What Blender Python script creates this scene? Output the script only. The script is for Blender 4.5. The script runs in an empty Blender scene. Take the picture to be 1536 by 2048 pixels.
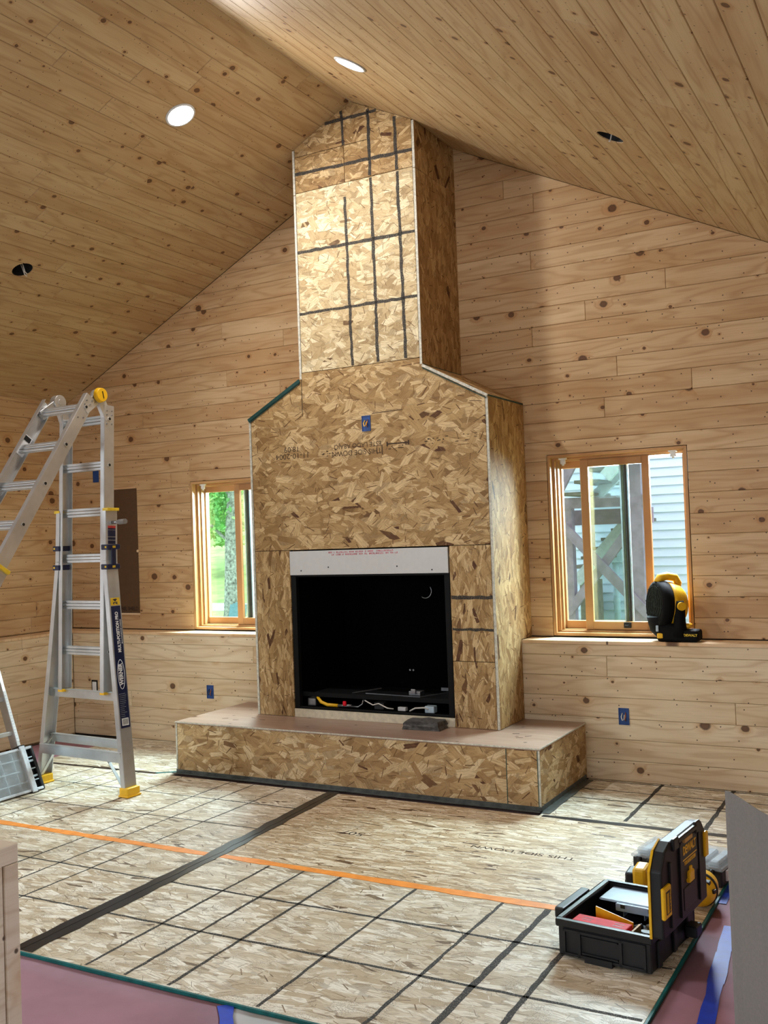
import bpy, bmesh, math, random
from mathutils import Matrix, Vector
random.seed(7)
SC = bpy.context.scene
COL = SC.collection
PI = math.pi

# ------------------------------------------------------------------ camera
cam_d = bpy.data.cameras.new('camera'); cam = bpy.data.objects.new('camera', cam_d); COL.objects.link(cam)
cam_d.sensor_fit = 'HORIZONTAL'; cam_d.sensor_width = 36.0; cam_d.lens = 36.0 * 1996.75 / 1536.0
cam_d.clip_start = 0.05; cam_d.clip_end = 300
_r = Vector((0.8735711, 0.48538486, -0.03570814)); _u = Vector((0.04336304, -0.00454591, 0.99904904)); _f = Vector((-0.48476095, 0.87428878, 0.02501894))
cam.matrix_world = Matrix(((_r.x, _u.x, -_f.x, 4.026), (_r.y, _u.y, -_f.y, -5.43), (_r.z, _u.z, -_f.z, 1.4859), (0, 0, 0, 1)))
SC.camera = cam
SC.cycles.max_bounces = 6; SC.cycles.diffuse_bounces = 3; SC.cycles.glossy_bounces = 3; SC.cycles.transmission_bounces = 4; SC.cycles.adaptive_threshold = 0.1

# ------------------------------------------------------------------ light
w = bpy.data.worlds.new('overcast'); SC.world = w; w.use_nodes = True
bg = w.node_tree.nodes['Background']; bg.inputs[0].default_value = (0.78, 0.89, 1.0, 1); bg.inputs[1].default_value = 3.8
SC.view_settings.view_transform = 'Standard'; SC.view_settings.look = 'None'
SC.view_settings.exposure = 0.18; SC.view_settings.gamma = 1.0; SC.view_settings.use_curve_mapping = False

def area_light(name, loc, direction, sx, sy, power, color):
    d = bpy.data.lights.new(name, 'AREA'); d.shape = 'RECTANGLE'; d.size = sx; d.size_y = sy; d.energy = power; d.color = color
    o = bpy.data.objects.new(name, d); COL.objects.link(o); o.location = loc
    o.rotation_euler = Vector(direction).to_track_quat('-Z', 'Y').to_euler()
    return o
# fill lamps at added, unseen openings in the left, rear and right walls
area_light('added_daylight_left', (-2.36, -3.85, 1.62), (1, 0.1, -0.4), 1.1, 1.25, 95, (0.86, 0.94, 1.0))
area_light('added_fill_rear', (2.0, -7.58, 1.3), (0, 1, -0.45), 0.9, 1.8, 40, (0.82, 0.92, 1.0))
area_light('added_fill_right', (5.32, -4.0, 1.4), (-1, 0, 0), 1.1, 0.9, 9, (0.86, 0.94, 1.0))
# daylight falling in by the two windows beside the chimney
area_light('daylight_window_near_stairs', (2.32, 1.3, 2.1), (0.0, -1, -0.8), 0.9, 1.0, 300, (0.78, 0.89, 1.0))
area_light('daylight_window_near_tree', (-0.56, 1.3, 2.1), (0.0, -1, -0.8), 0.9, 1.0, 320, (0.80, 0.93, 1.0))

# ------------------------------------------------------------------ helpers
def srgb(r, g, b):
    def f(c):
        c /= 255.0
        return c / 12.92 if c <= 0.04045 else ((c + 0.055) / 1.055) ** 2.4
    return (f(r), f(g), f(b), 1.0)

class NT:
    def __init__(s, name):
        s.m = bpy.data.materials.new(name); s.m.use_nodes = True; s.t = s.m.node_tree; s.N = s.t.nodes; s.L = s.t.links
        s.b = s.N['Principled BSDF']
    def put(s, sock, v):
        if v is None: return
        if hasattr(v, 'is_output') or isinstance(v, bpy.types.NodeSocket): s.L.new(v, sock)
        else: sock.default_value = v
    def n(s, typ, **kw):
        nd = s.N.new(typ)
        for k, v in kw.items(): setattr(nd, k, v)
        return nd
    def ma(s, op, a, b=None, c=None, clamp=False):
        nd = s.n('ShaderNodeMath', operation=op, use_clamp=clamp)
        s.put(nd.inputs[0], a); s.put(nd.inputs[1], b); s.put(nd.inputs[2], c)
        return nd.outputs[0]
    def vm(s, op, a, b=None):
        nd = s.n('ShaderNodeVectorMath', operation=op); s.put(nd.inputs[0], a); s.put(nd.inputs[1], b)
        return nd.outputs[0]
    def xyz(s, x, y, z=0.0):
        nd = s.n('ShaderNodeCombineXYZ'); s.put(nd.inputs[0], x); s.put(nd.inputs[1], y); s.put(nd.inputs[2], z); return nd.outputs[0]
    def sep(s, v):
        nd = s.n('ShaderNodeSeparateXYZ'); s.put(nd.inputs[0], v); return nd.outputs
    def sepc(s, v):
        nd = s.n('ShaderNodeSeparateColor'); s.put(nd.inputs[0], v); return nd.outputs
    def mix(s, fac, a, b, typ='MIX'):
        nd = s.n('ShaderNodeMix', data_type='RGBA', blend_type=typ); s.put(nd.inputs[0], fac); s.put(nd.inputs[6], a); s.put(nd.inputs[7], b)
        return nd.outputs[2]
    def ss(s, v, lo, hi):
        nd = s.n('ShaderNodeMapRange', interpolation_type='SMOOTHSTEP'); s.put(nd.inputs[0], v); s.put(nd.inputs[1], lo); s.put(nd.inputs[2], hi)
        nd.inputs[3].default_value = 0; nd.inputs[4].default_value = 1; return nd.outputs[0]
    def noise(s, vec, scale=1.0, detail=2.0, rough=0.5, dim='2D'):
        nd = s.n('ShaderNodeTexNoise', noise_dimensions=dim); s.put(nd.inputs['Vector'], vec); nd.inputs['Scale'].default_value = scale
        nd.inputs['Detail'].default_value = detail; nd.inputs['Roughness'].default_value = rough; return nd.outputs[0]
    def vor(s, vec, scale, dim='2D', rnd=1.0):
        nd = s.n('ShaderNodeTexVoronoi', voronoi_dimensions=dim); s.put(nd.inputs['Vector'], vec); nd.inputs['Scale'].default_value = scale
        nd.inputs['Randomness'].default_value = rnd; return nd.outputs
    def ramp(s, fac, stops, interp='LINEAR'):
        nd = s.n('ShaderNodeValToRGB'); nd.color_ramp.interpolation = interp; e = nd.color_ramp.elements
        while len(e) < len(stops): e.new(0.5)
        for i, (p, c) in enumerate(stops): e[i].position = p; e[i].color = c
        s.put(nd.inputs[0], fac); return nd.outputs[0]
    def obj(s):
        return s.n('ShaderNodeTexCoord').outputs['Object']
    def rnd(s):
        return s.n('ShaderNodeObjectInfo').outputs['Random']
    def bump(s, h, strength=0.3, dist=0.01):
        nd = s.n('ShaderNodeBump'); nd.inputs['Strength'].default_value = strength; nd.inputs['Distance'].default_value = dist
        s.put(nd.inputs['Height'], h); s.L.new(nd.outputs[0], s.b.inputs['Normal'])

def plain(name, c, rough=0.5, metal=0.0, emit=0.0, var=0.06, scale=30.0, spec=0.5, alpha=1.0, trans=0.0):
    """slightly mottled procedural material"""
    t = NT(name); col = srgb(*c)
    nz = t.noise(t.obj(), scale, 3.0, 0.6, '3D')
    dk = tuple(x * (1 - var * 2.5) for x in col[:3]) + (1,); lt = tuple(min(1, x * (1 + var * 2.5)) for x in col[:3]) + (1,)
    base = t.ramp(nz, [(0.3, dk), (0.7, lt)])
    t.L.new(base, t.b.inputs['Base Color'])
    t.b.inputs['Roughness'].default_value = rough; t.b.inputs['Metallic'].default_value = metal
    t.b.inputs['Specular IOR Level'].default_value = spec
    if trans: t.b.inputs['Transmission Weight'].default_value = trans
    if alpha < 1: t.b.inputs['Alpha'].default_value = alpha
    if emit:
        t.b.inputs['Emission Color'].default_value = col; t.b.inputs['Emission Strength'].default_value = emit
    return t.m

def pine(name, light, mid, rough=0.45, dens=1.0, per_object=True):
    t = NT(name)
    o = t.obj(); rn = t.rnd()
    x, y, _ = t.sep(o)
    if per_object:
        x = t.ma('ADD', x, t.ma('MULTIPLY', rn, 53.1)); y = t.ma('ADD', y, t.ma('MULTIPLY', rn, 17.7))
    p = t.xyz(x, y)
    # large knots
    v = t.vor(t.xyz(t.ma('MULTIPLY', x, 0.85), y), 4.6 * dens)
    c = t.sepc(v['Color'])
    exist = t.ma('GREATER_THAN', c[1], 0.32)
    rad = t.ma('MULTIPLY', exist, t.ma('MULTIPLY_ADD', t.ma('POWER', c[0], 2.2), 0.085, 0.018))
    wob = t.noise(p, 60, 2, 0.5)
    d = t.ma('ADD', v['Distance'], t.ma('MULTIPLY', t.ma('SUBTRACT', wob, 0.5), 0.024))
    q = t.ma('DIVIDE', d, t.ma('ADD', rad, 0.0005))
    knot = t.ma('SUBTRACT', 1.0, t.ss(q, 0.75, 1.1))
    ring = t.ma('MULTIPLY', t.ma('SUBTRACT', 1.0, t.ss(q, 1.0, 1.35)), t.ss(q, 0.6, 0.95))
    halo = t.ma('SUBTRACT', 1.0, t.ss(q, 1.0, 3.4))
    # pin knots
    v2 = t.vor(p, 11.0 * dens); c2 = t.sepc(v2['Color'])
    pin = t.ma('MULTIPLY', t.ma('GREATER_THAN', c2[1], 0.45), t.ma('SUBTRACT', 1.0, t.ss(v2['Distance'], 0.025, 0.058)))
    # grain
    n1 = t.noise(t.xyz(t.ma('MULTIPLY', x, 0.8), t.ma('MULTIPLY', y, 7.0)), 1.0, 2.0, 0.45)
    tt = t.ma('ADD', t.ma('MULTIPLY', n1, 42.0), t.ma('MULTIPLY', halo, 5.0))
    rg = t.ma('POWER', t.ma('MULTIPLY_ADD', t.ma('SINE', tt), 0.5, 0.5), 4.0)
    n2 = t.noise(t.xyz(t.ma('MULTIPLY', x, 5.0), t.ma('MULTIPLY', y, 150.0)), 1.0, 3.0, 0.6)
    n3 = t.noise(t.xyz(t.ma('MULTIPLY', x, 1.6), t.ma('MULTIPLY', y, 9.0)), 1.0, 2.0, 0.5)
    wn = t.n('ShaderNodeTexWhiteNoise', noise_dimensions='1D'); t.L.new(rn, wn.inputs['W'])
    r2 = wn.outputs['Value']
    tone = t.ma('ADD', t.ma('MULTIPLY', r2, 0.6), t.ma('MULTIPLY', t.ss(n3, 0.35, 0.7), 0.5), clamp=True)
    L, Mi = srgb(*light), srgb(*mid)
    col = t.mix(tone, L, Mi)
    dark = tuple(a * k for a, k in zip(Mi[:3], (0.72, 0.60, 0.48))) + (1,)
    col = t.mix(t.ma('MULTIPLY', rg, 0.42), col, dark)
    col = t.mix(t.ma('MULTIPLY', t.ss(n2, 0.45, 0.75), 0.22), col, dark)
    col = t.mix(t.ma('MULTIPLY', halo, 0.5), col, tuple(a * k for a, k in zip(Mi[:3], (0.86, 0.66, 0.46))) + (1,))
    col = t.mix(t.ma('MULTIPLY', knot, 0.88), col, srgb(88, 52, 30))
    col = t.mix(t.ma('MULTIPLY', ring, 0.7), col, srgb(58, 34, 20))
    col = t.mix(t.ma('MULTIPLY', pin, 0.9), col, srgb(60, 34, 20))
    t.L.new(col, t.b.inputs['Base Color']); t.b.inputs['Roughness'].default_value = rough
    t.b.inputs['Specular IOR Level'].default_value = 0.35
    t.bump(n2, 0.10, 0.003)
    return t.m

def osb(name, stops, size=1.0, spread=2.2, rough=0.68, spec=0.28, swap=False, dark=0.03, contrast=1.0, aspect=1.0, speck=0.5):
    """oriented strand board: overlapping, randomly turned wood flakes"""
    t = NT(name)
    x, y, _ = t.sep(t.obj()); rn = t.rnd()
    if swap: x, y = y, x
    x = t.ma('ADD', x, t.ma('MULTIPLY', rn, 31.3)); y = t.ma('ADD', y, t.ma('MULTIPLY', rn, 11.9))
    p0 = t.xyz(x, y)
    jn = t.noise(p0, 70.0 / size, 2.0, 0.6)
    jag = t.ma('MULTIPLY', t.ma('SUBTRACT', jn, 0.5), 0.34)
    streak = tuple(k * f for k, f in zip(stops[1][:3], (0.74, 0.68, 0.60))) + (1,)
    shade = tuple(k * f for k, f in zip(stops[1][:3], (0.42, 0.36, 0.29))) + (1,)
    col = None
    # (voronoi scale, half length, half width, seed, angle spread, share of cells kept)
    lays = [(15.0, 0.080, 0.030, 0.0, spread, 0.0), (19.0, 0.050, 0.010, 3.7, spread, 0.0), (12.0, 0.052, 0.0135, 9.1, spread * 0.9, 0.25), (9.0, 0.048, 0.0150, 14.6, spread * 1.2, 0.45),
            (21.0, 0.026, 0.0016, 21.9, 3.1, 0.30)]
    kx, ky = 0.60 / aspect, 1.5 * aspect
    for i, (scl, hl, hw, seed, spr, keep) in enumerate(lays):
        scl = scl / size; hl *= size * aspect; hw *= size / aspect ** 0.5
        vv = t.xyz(t.ma('MULTIPLY', t.ma('ADD', x, seed), kx), t.ma('MULTIPLY', t.ma('ADD', y, seed * 1.7), ky))
        vo = t.vor(vv, scl); c = t.sepc(vo['Color'])
        dl = t.sep(t.vm('SUBTRACT', vv, vo['Position']))
        dx = t.ma('MULTIPLY', dl[0], 1 / kx); dy = t.ma('MULTIPLY', dl[1], 1 / ky)
        a = t.ma('MULTIPLY', t.ma('SUBTRACT', c[0], 0.5), spr)
        ca = t.ma('COSINE', a); sa = t.ma('SINE', a)
        lx = t.ma('ADD', t.ma('MULTIPLY', dx, ca), t.ma('MULTIPLY', dy, sa))
        ly = t.ma('SUBTRACT', t.ma('MULTIPLY', dy, ca), t.ma('MULTIPLY', dx, sa))
        ex = t.ma('DIVIDE', t.ma('ABSOLUTE', lx), t.ma('MULTIPLY_ADD', c[2], hl, hl * 0.45))
        ey = t.ma('DIVIDE', t.ma('ABSOLUTE', ly), t.ma('MULTIPLY_ADD', c[1], hw * 1.3, hw * 0.35))
        e = t.ma('ADD', t.ma('MAXIMUM', ex, ey), jag)
        tone = t.ma('FRACT', t.ma('ADD', t.ma('MULTIPLY', c[0], 7.31), t.ma('MULTIPLY', c[1], 3.17)))
        gr = t.noise(t.xyz(t.ma('MULTIPLY', lx, 16.0 / size), t.ma('MULTIPLY_ADD', ly, 210.0 / size, t.ma('MULTIPLY', tone, 40.0))), 1.0, 2.0, 0.6)
        dk = dark * (1.0 if i in (1, 2) else 0.4)
        fc = t.ramp(tone, [(0.0, stops[0]), (dk, stops[0]), (dk + 0.01, stops[1]), (0.5, stops[2]), (1.0, stops[3])]) if i < 4 else t.ramp(tone, [(0.0, stops[0]), (0.45, shade), (0.6, shade), (1.0, stops[3])])
        fc = t.mix(t.ma('MULTIPLY', t.ss(gr, 0.40, 0.74), 0.55 * contrast), fc, streak)
        fc = t.mix(t.ma('MULTIPLY', t.ss(e, 0.86, 1.0), 0.42 * contrast), fc, shade)  # flake edges darkened: painted shadow where flakes overlap
        if col is None: col = fc
        else:
            mk_ = t.ma('SUBTRACT', 1.0, t.ss(e, 0.95, 1.03))
            if keep: mk_ = t.ma('MULTIPLY', mk_, t.ma('GREATER_THAN', c[2], keep))
            col = t.mix(mk_, col, fc)
    # crumbs and dark resin specks in patches
    sp = t.noise(p0, 260.0, 2.0, 0.7); blot = t.ss(t.noise(p0, 8.0, 1.0, 0.5), 0.46, 0.68)
    col = t.mix(t.ma('MULTIPLY', t.ma('MULTIPLY', t.ss(sp, 0.54, 0.66), blot), speck * contrast), col, stops[0])
    t.L.new(col, t.b.inputs['Base Color']); t.b.inputs['Roughness'].default_value = rough; t.b.inputs['Specular IOR Level'].default_value = spec
    t.bump(jn, 0.25, 0.003)
    return t.m

# ------------------------------------------------------------------ geometry builders
MW = {}   # world matrices of parents
def tag(o, label=None, cat=None, group=None, kind=None):
    if label: o['label'] = label
    if cat: o['category'] = cat
    if group: o['group'] = group
    if kind: o['kind'] = kind
    return o
def link(o, parent=None, mw=None):
    COL.objects.link(o)
    if parent is not None:
        o.parent = parent
        o.matrix_parent_inverse = MW.get(parent.name, Matrix.Identity(4)).inverted()
    m = mw if mw is not None else Matrix.Identity(4)
    o.matrix_basis = m
    MW[o.name] = m.copy() if parent is None else (m.copy())
    return o
def empty(name, loc, label, cat, group=None):
    o = bpy.data.objects.new(name, None); o.empty_display_size = 0.05
    link(o, None, Matrix.Translation(loc)); tag(o, label, cat, group); return o
def mk(name, verts, faces, mat, parent=None, mw=None, smooth=False, kind=None):
    me = bpy.data.meshes.new(name); me.from_pydata([tuple(v) for v in verts], [], faces); me.update()
    me.materials.append(mat)
    if smooth:
        for p in me.polygons: p.use_smooth = True
    o = bpy.data.objects.new(name, me); link(o, parent, mw)
    if kind: o['kind'] = kind
    return o
def frame(o, u, v):
    u = Vector(u).normalized(); v = Vector(v).normalized(); n = u.cross(v)
    return Matrix(((u.x, v.x, n.x, o[0]), (u.y, v.y, n.y, o[1]), (u.z, v.z, n.z, o[2]), (0, 0, 0, 1)))
def area2(p): return sum(p[i][0] * p[(i + 1) % len(p)][1] - p[(i + 1) % len(p)][0] * p[i][1] for i in range(len(p)))
def inset(poly, d):
    n = len(poly); out = []
    for i in range(n):
        p0 = Vector(poly[i - 1]); p1 = Vector(poly[i]); p2 = Vector(poly[(i + 1) % n])
        e1 = (p1 - p0).normalized(); e2 = (p2 - p1).normalized()
        n1 = Vector((-e1.y, e1.x)); n2 = Vector((-e2.y, e2.x))
        b = n1 + n2; k = b.dot(n1)
        if abs(k) < 1e-4: out.append(tuple(p1 + n1 * d)); continue
        m = d / k
        if abs(m) * b.length > 4 * d: m = 4 * d / b.length
        out.append(tuple(p1 + b * m))
    return out
def slab(name, poly, mw, thick, mat, parent=None, ch=0.002, gap=0.0006, back=False):
    """flat piece with chamfered front edge; front at local z = 0, body to -thick"""
    if area2(poly) < 0: poly = poly[::-1]
    a = inset(poly, gap + ch); b = inset(poly, gap); n = len(poly)
    vs = [(x, y, 0) for x, y in a] + [(x, y, -ch) for x, y in b] + [(x, y, -thick) for x, y in b]
    fs = [list(range(n))]
    for i in range(n):
        j = (i + 1) % n
        fs.append([n + i, n + j, j, i]); fs.append([2 * n + i, 2 * n + j, n + j, n + i])
    if back: fs.append(list(range(3 * n - 1, 2 * n - 1, -1)))
    return mk(name, vs, fs, mat, parent, mw)
def rect(x0, y0, x1, y1): return [(x0, y0), (x1, y0), (x1, y1), (x0, y1)]

class G:
    def __init__(s): s.v = []; s.f = []; s.sm = []
    def add(s, vs, fs, smooth=False):
        k = len(s.v); s.v += [tuple(v) for v in vs]; s.f += [[i + k for i in f] for f in fs]; s.sm += [smooth] * len(fs); return s
    def box(s, x0, y0, z0, x1, y1, z1, m=None):
        vs = [Vector(c) for c in ((x0, y0, z0), (x1, y0, z0), (x1, y1, z0), (x0, y1, z0), (x0, y0, z1), (x1, y0, z1), (x1, y1, z1), (x0, y1, z1))]
        if m is not None: vs = [m @ v for v in vs]
        return s.add(vs, [[0, 3, 2, 1], [4, 5, 6, 7], [0, 1, 5, 4], [1, 2, 6, 5], [2, 3, 7, 6], [3, 0, 4, 7]])
    def bar(s, p, q, wd, dp, up=(0, 0, 1)):
        """rectangular bar from p to q; wd across, dp along the 'up' side"""
        p = Vector(p); q = Vector(q); d = (q - p); L = d.length; d.normalize()
        sd = d.cross(Vector(up)); sd = sd.normalized() if sd.length > 1e-5 else Vector((1, 0, 0)); up2 = sd.cross(d)
        m = Matrix(((sd.x, up2.x, d.x, p.x), (sd.y, up2.y, d.y, p.y), (sd.z, up2.z, d.z, p.z), (0, 0, 0, 1)))
        return s.box(-wd / 2, -dp / 2, 0, wd / 2, dp / 2, L, m)
    def cyl(s, p, q, r, r2=None, n=16, caps=True):
        p = Vector(p); q = Vector(q); r2 = r if r2 is None else r2; d = (q - p).normalized()
        a = d.orthogonal().normalized(); b = d.cross(a); vs = []
        for c, rr in ((p, r), (q, r2)):
            for i in range(n):
                t = 2 * PI * i / n; vs.append(c + (a * math.cos(t) + b * math.sin(t)) * rr)
        s.add(vs, [[i, (i + 1) % n, n + (i + 1) % n, n + i] for i in range(n)], True)
        if caps: s.add(vs, [list(range(n - 1, -1, -1)), list(range(n, 2 * n))])
        return s
    def tube(s, pts, r, n=8):
        pts = [Vector(p) for p in pts]
        rs = r if isinstance(r, (list, tuple)) else [r] * len(pts)
        rings = []; a = None
        for i, p in enumerate(pts):
            d = (pts[min(i + 1, len(pts) - 1)] - pts[max(i - 1, 0)]).normalized()
            a = d.orthogonal().normalized() if a is None else (a - d * a.dot(d)).normalized()
            b = d.cross(a); rings.append([p + (a * math.cos(2 * PI * k / n) + b * math.sin(2 * PI * k / n)) * rs[i] for k in range(n)])
        vs = [v for R in rings for v in R]; fs = []
        for i in range(len(pts) - 1):
            for k in range(n): fs.append([i * n + k, i * n + (k + 1) % n, (i + 1) * n + (k + 1) % n, (i + 1) * n + k])
        s.add(vs, fs, True); s.add(vs, [list(range(n - 1, -1, -1)), list(range((len(pts) - 1) * n, len(pts) * n))]); return s
    def prism(s, poly, m, t):
        """poly extruded from local z=0 to z=-t"""
        if area2(poly) < 0: poly = poly[::-1]
        n = len(poly); vs = [m @ Vector((x, y, 0)) for x, y in poly] + [m @ Vector((x, y, -t)) for x, y in poly]
        return s.add(vs, [list(range(n)), list(range(2 * n - 1, n - 1, -1))] + [[n + i, n + (i + 1) % n, (i + 1) % n, i] for i in range(n)])
    def lathe(s, prof, m, n=28):
        """prof: list of (r, z) revolved about local z of m"""
        vs = []; k = len(prof)
        for r, z in prof:
            for i in range(n):
                t = 2 * PI * i / n; vs.append(m @ Vector((r * math.cos(t), r * math.sin(t), z)))
        fs = [[a * n + i, a * n + (i + 1) % n, (a + 1) * n + (i + 1) % n, (a + 1) * n + i] for a in range(k - 1) for i in range(n)]
        s.add(vs, fs, True)
        s.add(vs, [list(range(n - 1, -1, -1)), list(range((k - 1) * n, k * n))]); return s
    def build(s, name, mat, parent=None, mw=None, bevel=0.0, seg=1, kind=None, smooth=None):
        me = bpy.data.meshes.new(name); me.from_pydata(s.v, [], s.f)
        for p, q in zip(me.polygons, s.sm): p.use_smooth = q if smooth is None else smooth
        if bevel or True:
            bm = bmesh.new(); bm.from_mesh(me); bmesh.ops.remove_doubles(bm, verts=bm.verts, dist=1e-6)
            bmesh.ops.recalc_face_normals(bm, faces=bm.faces)
            if bevel:
                es = [e for e in bm.edges if len(e.link_faces) == 2 and e.calc_face_angle(0) > 0.6]
                bmesh.ops.bevel(bm, geom=es, offset=bevel, segments=seg, affect='EDGES', profile=0.5, clamp_overlap=True)
            bm.to_mesh(me); bm.free()
        me.update(); me.materials.append(mat)
        o = bpy.data.objects.new(name, me); link(o, parent, mw)
        if kind: o['kind'] = kind
        return o

def text(name, body, size, mw, mat, parent=None, extrude=0.0004, bold=0.0, align='CENTER', sx=1.0):
    cu = bpy.data.curves.new(name, 'FONT'); cu.body = body; cu.size = size; cu.extrude = extrude; cu.offset = bold
    cu.align_x = align; cu.align_y = 'CENTER'; cu.resolution_u = 3
    tmp = bpy.data.objects.new(name + '_src', cu); COL.objects.link(tmp)
    dg = bpy.context.evaluated_depsgraph_get(); me = bpy.data.meshes.new_from_object(tmp.evaluated_get(dg))
    bpy.data.objects.remove(tmp, do_unlink=True)
    me.transform(Matrix.Scale(sx, 4, (1, 0, 0))); me.materials.clear(); me.materials.append(mat); me.name = name
    o = bpy.data.objects.new(name, me); link(o, parent, mw); return o

def rot_z(a, loc=(0, 0, 0)): return Matrix.Translation(loc) @ Matrix.Rotation(a, 4, 'Z')

# ------------------------------------------------------------------ materials
M = {}
M['wall'] = pine('pine_wall', (213, 183, 143), (190, 152, 108))
M['wall_low'] = pine('pine_wall_pale', (230, 212, 182), (214, 188, 152))
M['ceil'] = pine('pine_ceiling', (194, 168, 126), (176, 144, 102), rough=0.55, dens=1.45)
M['shell'] = pine('pine_shell', (200, 172, 132), (182, 148, 106), per_object=False)
M['ledge'] = pine('pine_ledge', (232, 204, 168), (220, 184, 142), dens=0.6)
M['post'] = pine('pine_post', (246, 236, 220), (238, 224, 206), dens=0.7)
tan = [srgb(78, 46, 28), srgb(150, 117, 74), srgb(181, 149, 101), srgb(216, 188, 142)]
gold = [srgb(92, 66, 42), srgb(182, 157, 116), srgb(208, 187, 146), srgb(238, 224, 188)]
grey = [srgb(98, 80, 62), srgb(190, 172, 144), srgb(218, 206, 184), srgb(248, 243, 230)]
M['osb'] = osb('osb_breast', tan, 1.15, dark=0.02)
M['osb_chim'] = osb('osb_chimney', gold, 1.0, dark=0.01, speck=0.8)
M['osb_top'] = osb('osb_chimney_top', tan, 0.95, dark=0.02, speck=0.7)
M['osb_side'] = osb('osb_side', [srgb(76, 46, 28), srgb(156, 118, 74), srgb(182, 146, 98), srgb(208, 176, 126)], 1.1, 1.5, swap=True, dark=0.02)
M['osb_strip'] = osb('osb_strip', tan, 0.85, 1.4, swap=True, aspect=1.2)
M['osb_hearth'] = osb('osb_hearth', [srgb(84, 50, 32), srgb(162, 128, 86), srgb(192, 160, 114), srgb(224, 200, 160)], 1.25)
M['osb_floor'] = osb('osb_floor', grey, 1.0, 1.2, rough=0.46, spec=0.4, dark=0.015, contrast=1.1, aspect=1.2, speck=0.8)
M['osb_floor_b'] = osb('osb_floor_rough', [srgb(88, 62, 42), srgb(176, 150, 116), srgb(208, 186, 154), srgb(242, 230, 208)], 0.8, 0.8, rough=0.46, spec=0.4, dark=0.03, contrast=1.1, aspect=1.4)
M['edge'] = plain('panel_edge_pale', (196, 192, 178), 0.7, scale=60, var=0.12)
M['teal'] = plain('teal_edge_paint', (8, 96, 96), 0.5, var=0.12)
M['teal_dark'] = plain('dark_teal_edge', (8, 60, 56), 0.5, var=0.1)
M['gap'] = plain('dark_gap', (24, 16, 10), 0.9)
M['ply'] = pine('plywood_top', (176, 150, 134), (158, 130, 114), rough=0.3, dens=0.35, per_object=False)
M['drywall'] = plain('cream_strip', (214, 204, 180), 0.8)
M['marker'] = plain('black_marker', (52, 49, 45), 0.8, var=0.25, scale=90)
_t = M['marker'].node_tree; _n = _t.nodes.new('ShaderNodeTexNoise'); _n.inputs['Scale'].default_value = 220; _n.inputs['Detail'].default_value = 3
_c = _t.nodes.new('ShaderNodeTexCoord'); _t.links.new(_c.outputs['Object'], _n.inputs['Vector'])
_r = _t.nodes.new('ShaderNodeMapRange'); _r.inputs[1].default_value = 0.34; _r.inputs[2].default_value = 0.48; _r.inputs[3].default_value = 0.25; _r.inputs[4].default_value = 1.0
_t.links.new(_n.outputs[0], _r.inputs[0]); _t.links.new(_r.outputs[0], _t.nodes['Principled BSDF'].inputs['Alpha'])
M['stamp'] = plain('stamp_ink', (62, 44, 28), 0.9)
M['tape_black'] = plain('black_tape', (22, 23, 25), 0.32, scale=12, var=0.2)
M['tape_grey'] = plain('grey_tape', (74, 78, 76), 0.4, scale=20, var=0.2)
M['tape_orange'] = plain('orange_tape', (246, 150, 60), 0.45, scale=15)
M['tape_blue'] = plain('blue_tape', (10, 60, 190), 0.5, scale=18)
M['mauve'] = plain('mauve_paper', (152, 108, 122), 0.75, scale=4, var=0.05)
M['paper'] = plain('pale_paper', (176, 172, 172), 0.7, scale=5, var=0.04)
M['concrete'] = plain('floor_base', (120, 96, 92), 0.8)
M['black_metal'] = plain('black_steel', (4, 4, 5), 0.9, spec=0.03)
M['black_frame'] = plain('black_trim', (7, 8, 10), 0.7, spec=0.2)
M['white'] = plain('white_enamel', (198, 198, 198), 0.6, var=0.01)
M['red_ink'] = plain('red_ink', (206, 92, 112), 0.8)
M['alu'] = plain('aluminium', (196, 197, 198), 0.34, 0.7, scale=6, var=0.05)
M['alu_b'] = plain('aluminium_rung', (202, 205, 207), 0.3, 0.7, scale=6, var=0.05)
M['dark_hole'] = plain('dark_plastic', (12, 12, 14), 0.6)
M['yellow'] = plain('yellow_plastic', (238, 184, 20), 0.42, var=0.03)
M['yellow_lbl'] = plain('yellow_label', (226, 190, 40), 0.5)
M['navy'] = plain('navy_label', (12, 22, 62), 0.4)
M['red_lbl'] = plain('red_label', (190, 50, 44), 0.5)
M['white_p'] = plain('white_print', (232, 234, 238), 0.6, var=0.01)
M['blackp'] = plain('black_plastic', (14, 16, 21), 0.5, scale=50, var=0.08)
M['blackp2'] = plain('black_plastic_gloss', (13, 14, 17), 0.45)
M['fan_black'] = plain('fan_black', (7, 7, 8), 0.75, spec=0.15)
M['red'] = plain('red_plastic', (226, 24, 44), 0.6, spec=0.2)
M['woodblock'] = plain('light_wood', (206, 160, 92), 0.6)
M['brown_card'] = plain('brown_card', (88, 62, 38), 0.8, var=0.04)
M['brown_ink'] = plain('brown_ink', (40, 24, 14), 0.8)
M['grey_card'] = plain('grey_board', (124, 119, 115), 0.85, scale=120, var=0.03)
M['blue_box'] = plain('blue_box', (22, 66, 132), 0.45)
M['stone'] = plain('grey_stone', (84, 82, 80), 0.85, scale=40, var=0.22)
M['honey'] = pine('window_wood', (204, 162, 112), (186, 138, 88), rough=0.4, dens=0.25)
M['vinyl'] = plain('grey_vinyl', (150, 156, 164), 0.4)
M['vinyl_g'] = plain('green_vinyl', (96, 104, 84), 0.4)
M['vinyl_w'] = plain('white_vinyl', (206, 214, 224), 0.4)
M['clip'] = plain('white_clip', (222, 220, 214), 0.5)
M['wire_w'] = plain('white_wire', (210, 206, 198), 0.5)
M['wire_c'] = plain('copper_wire', (184, 108, 62), 0.35, 0.7)
M['steel'] = plain('steel', (150, 152, 156), 0.35, 0.9)
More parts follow.
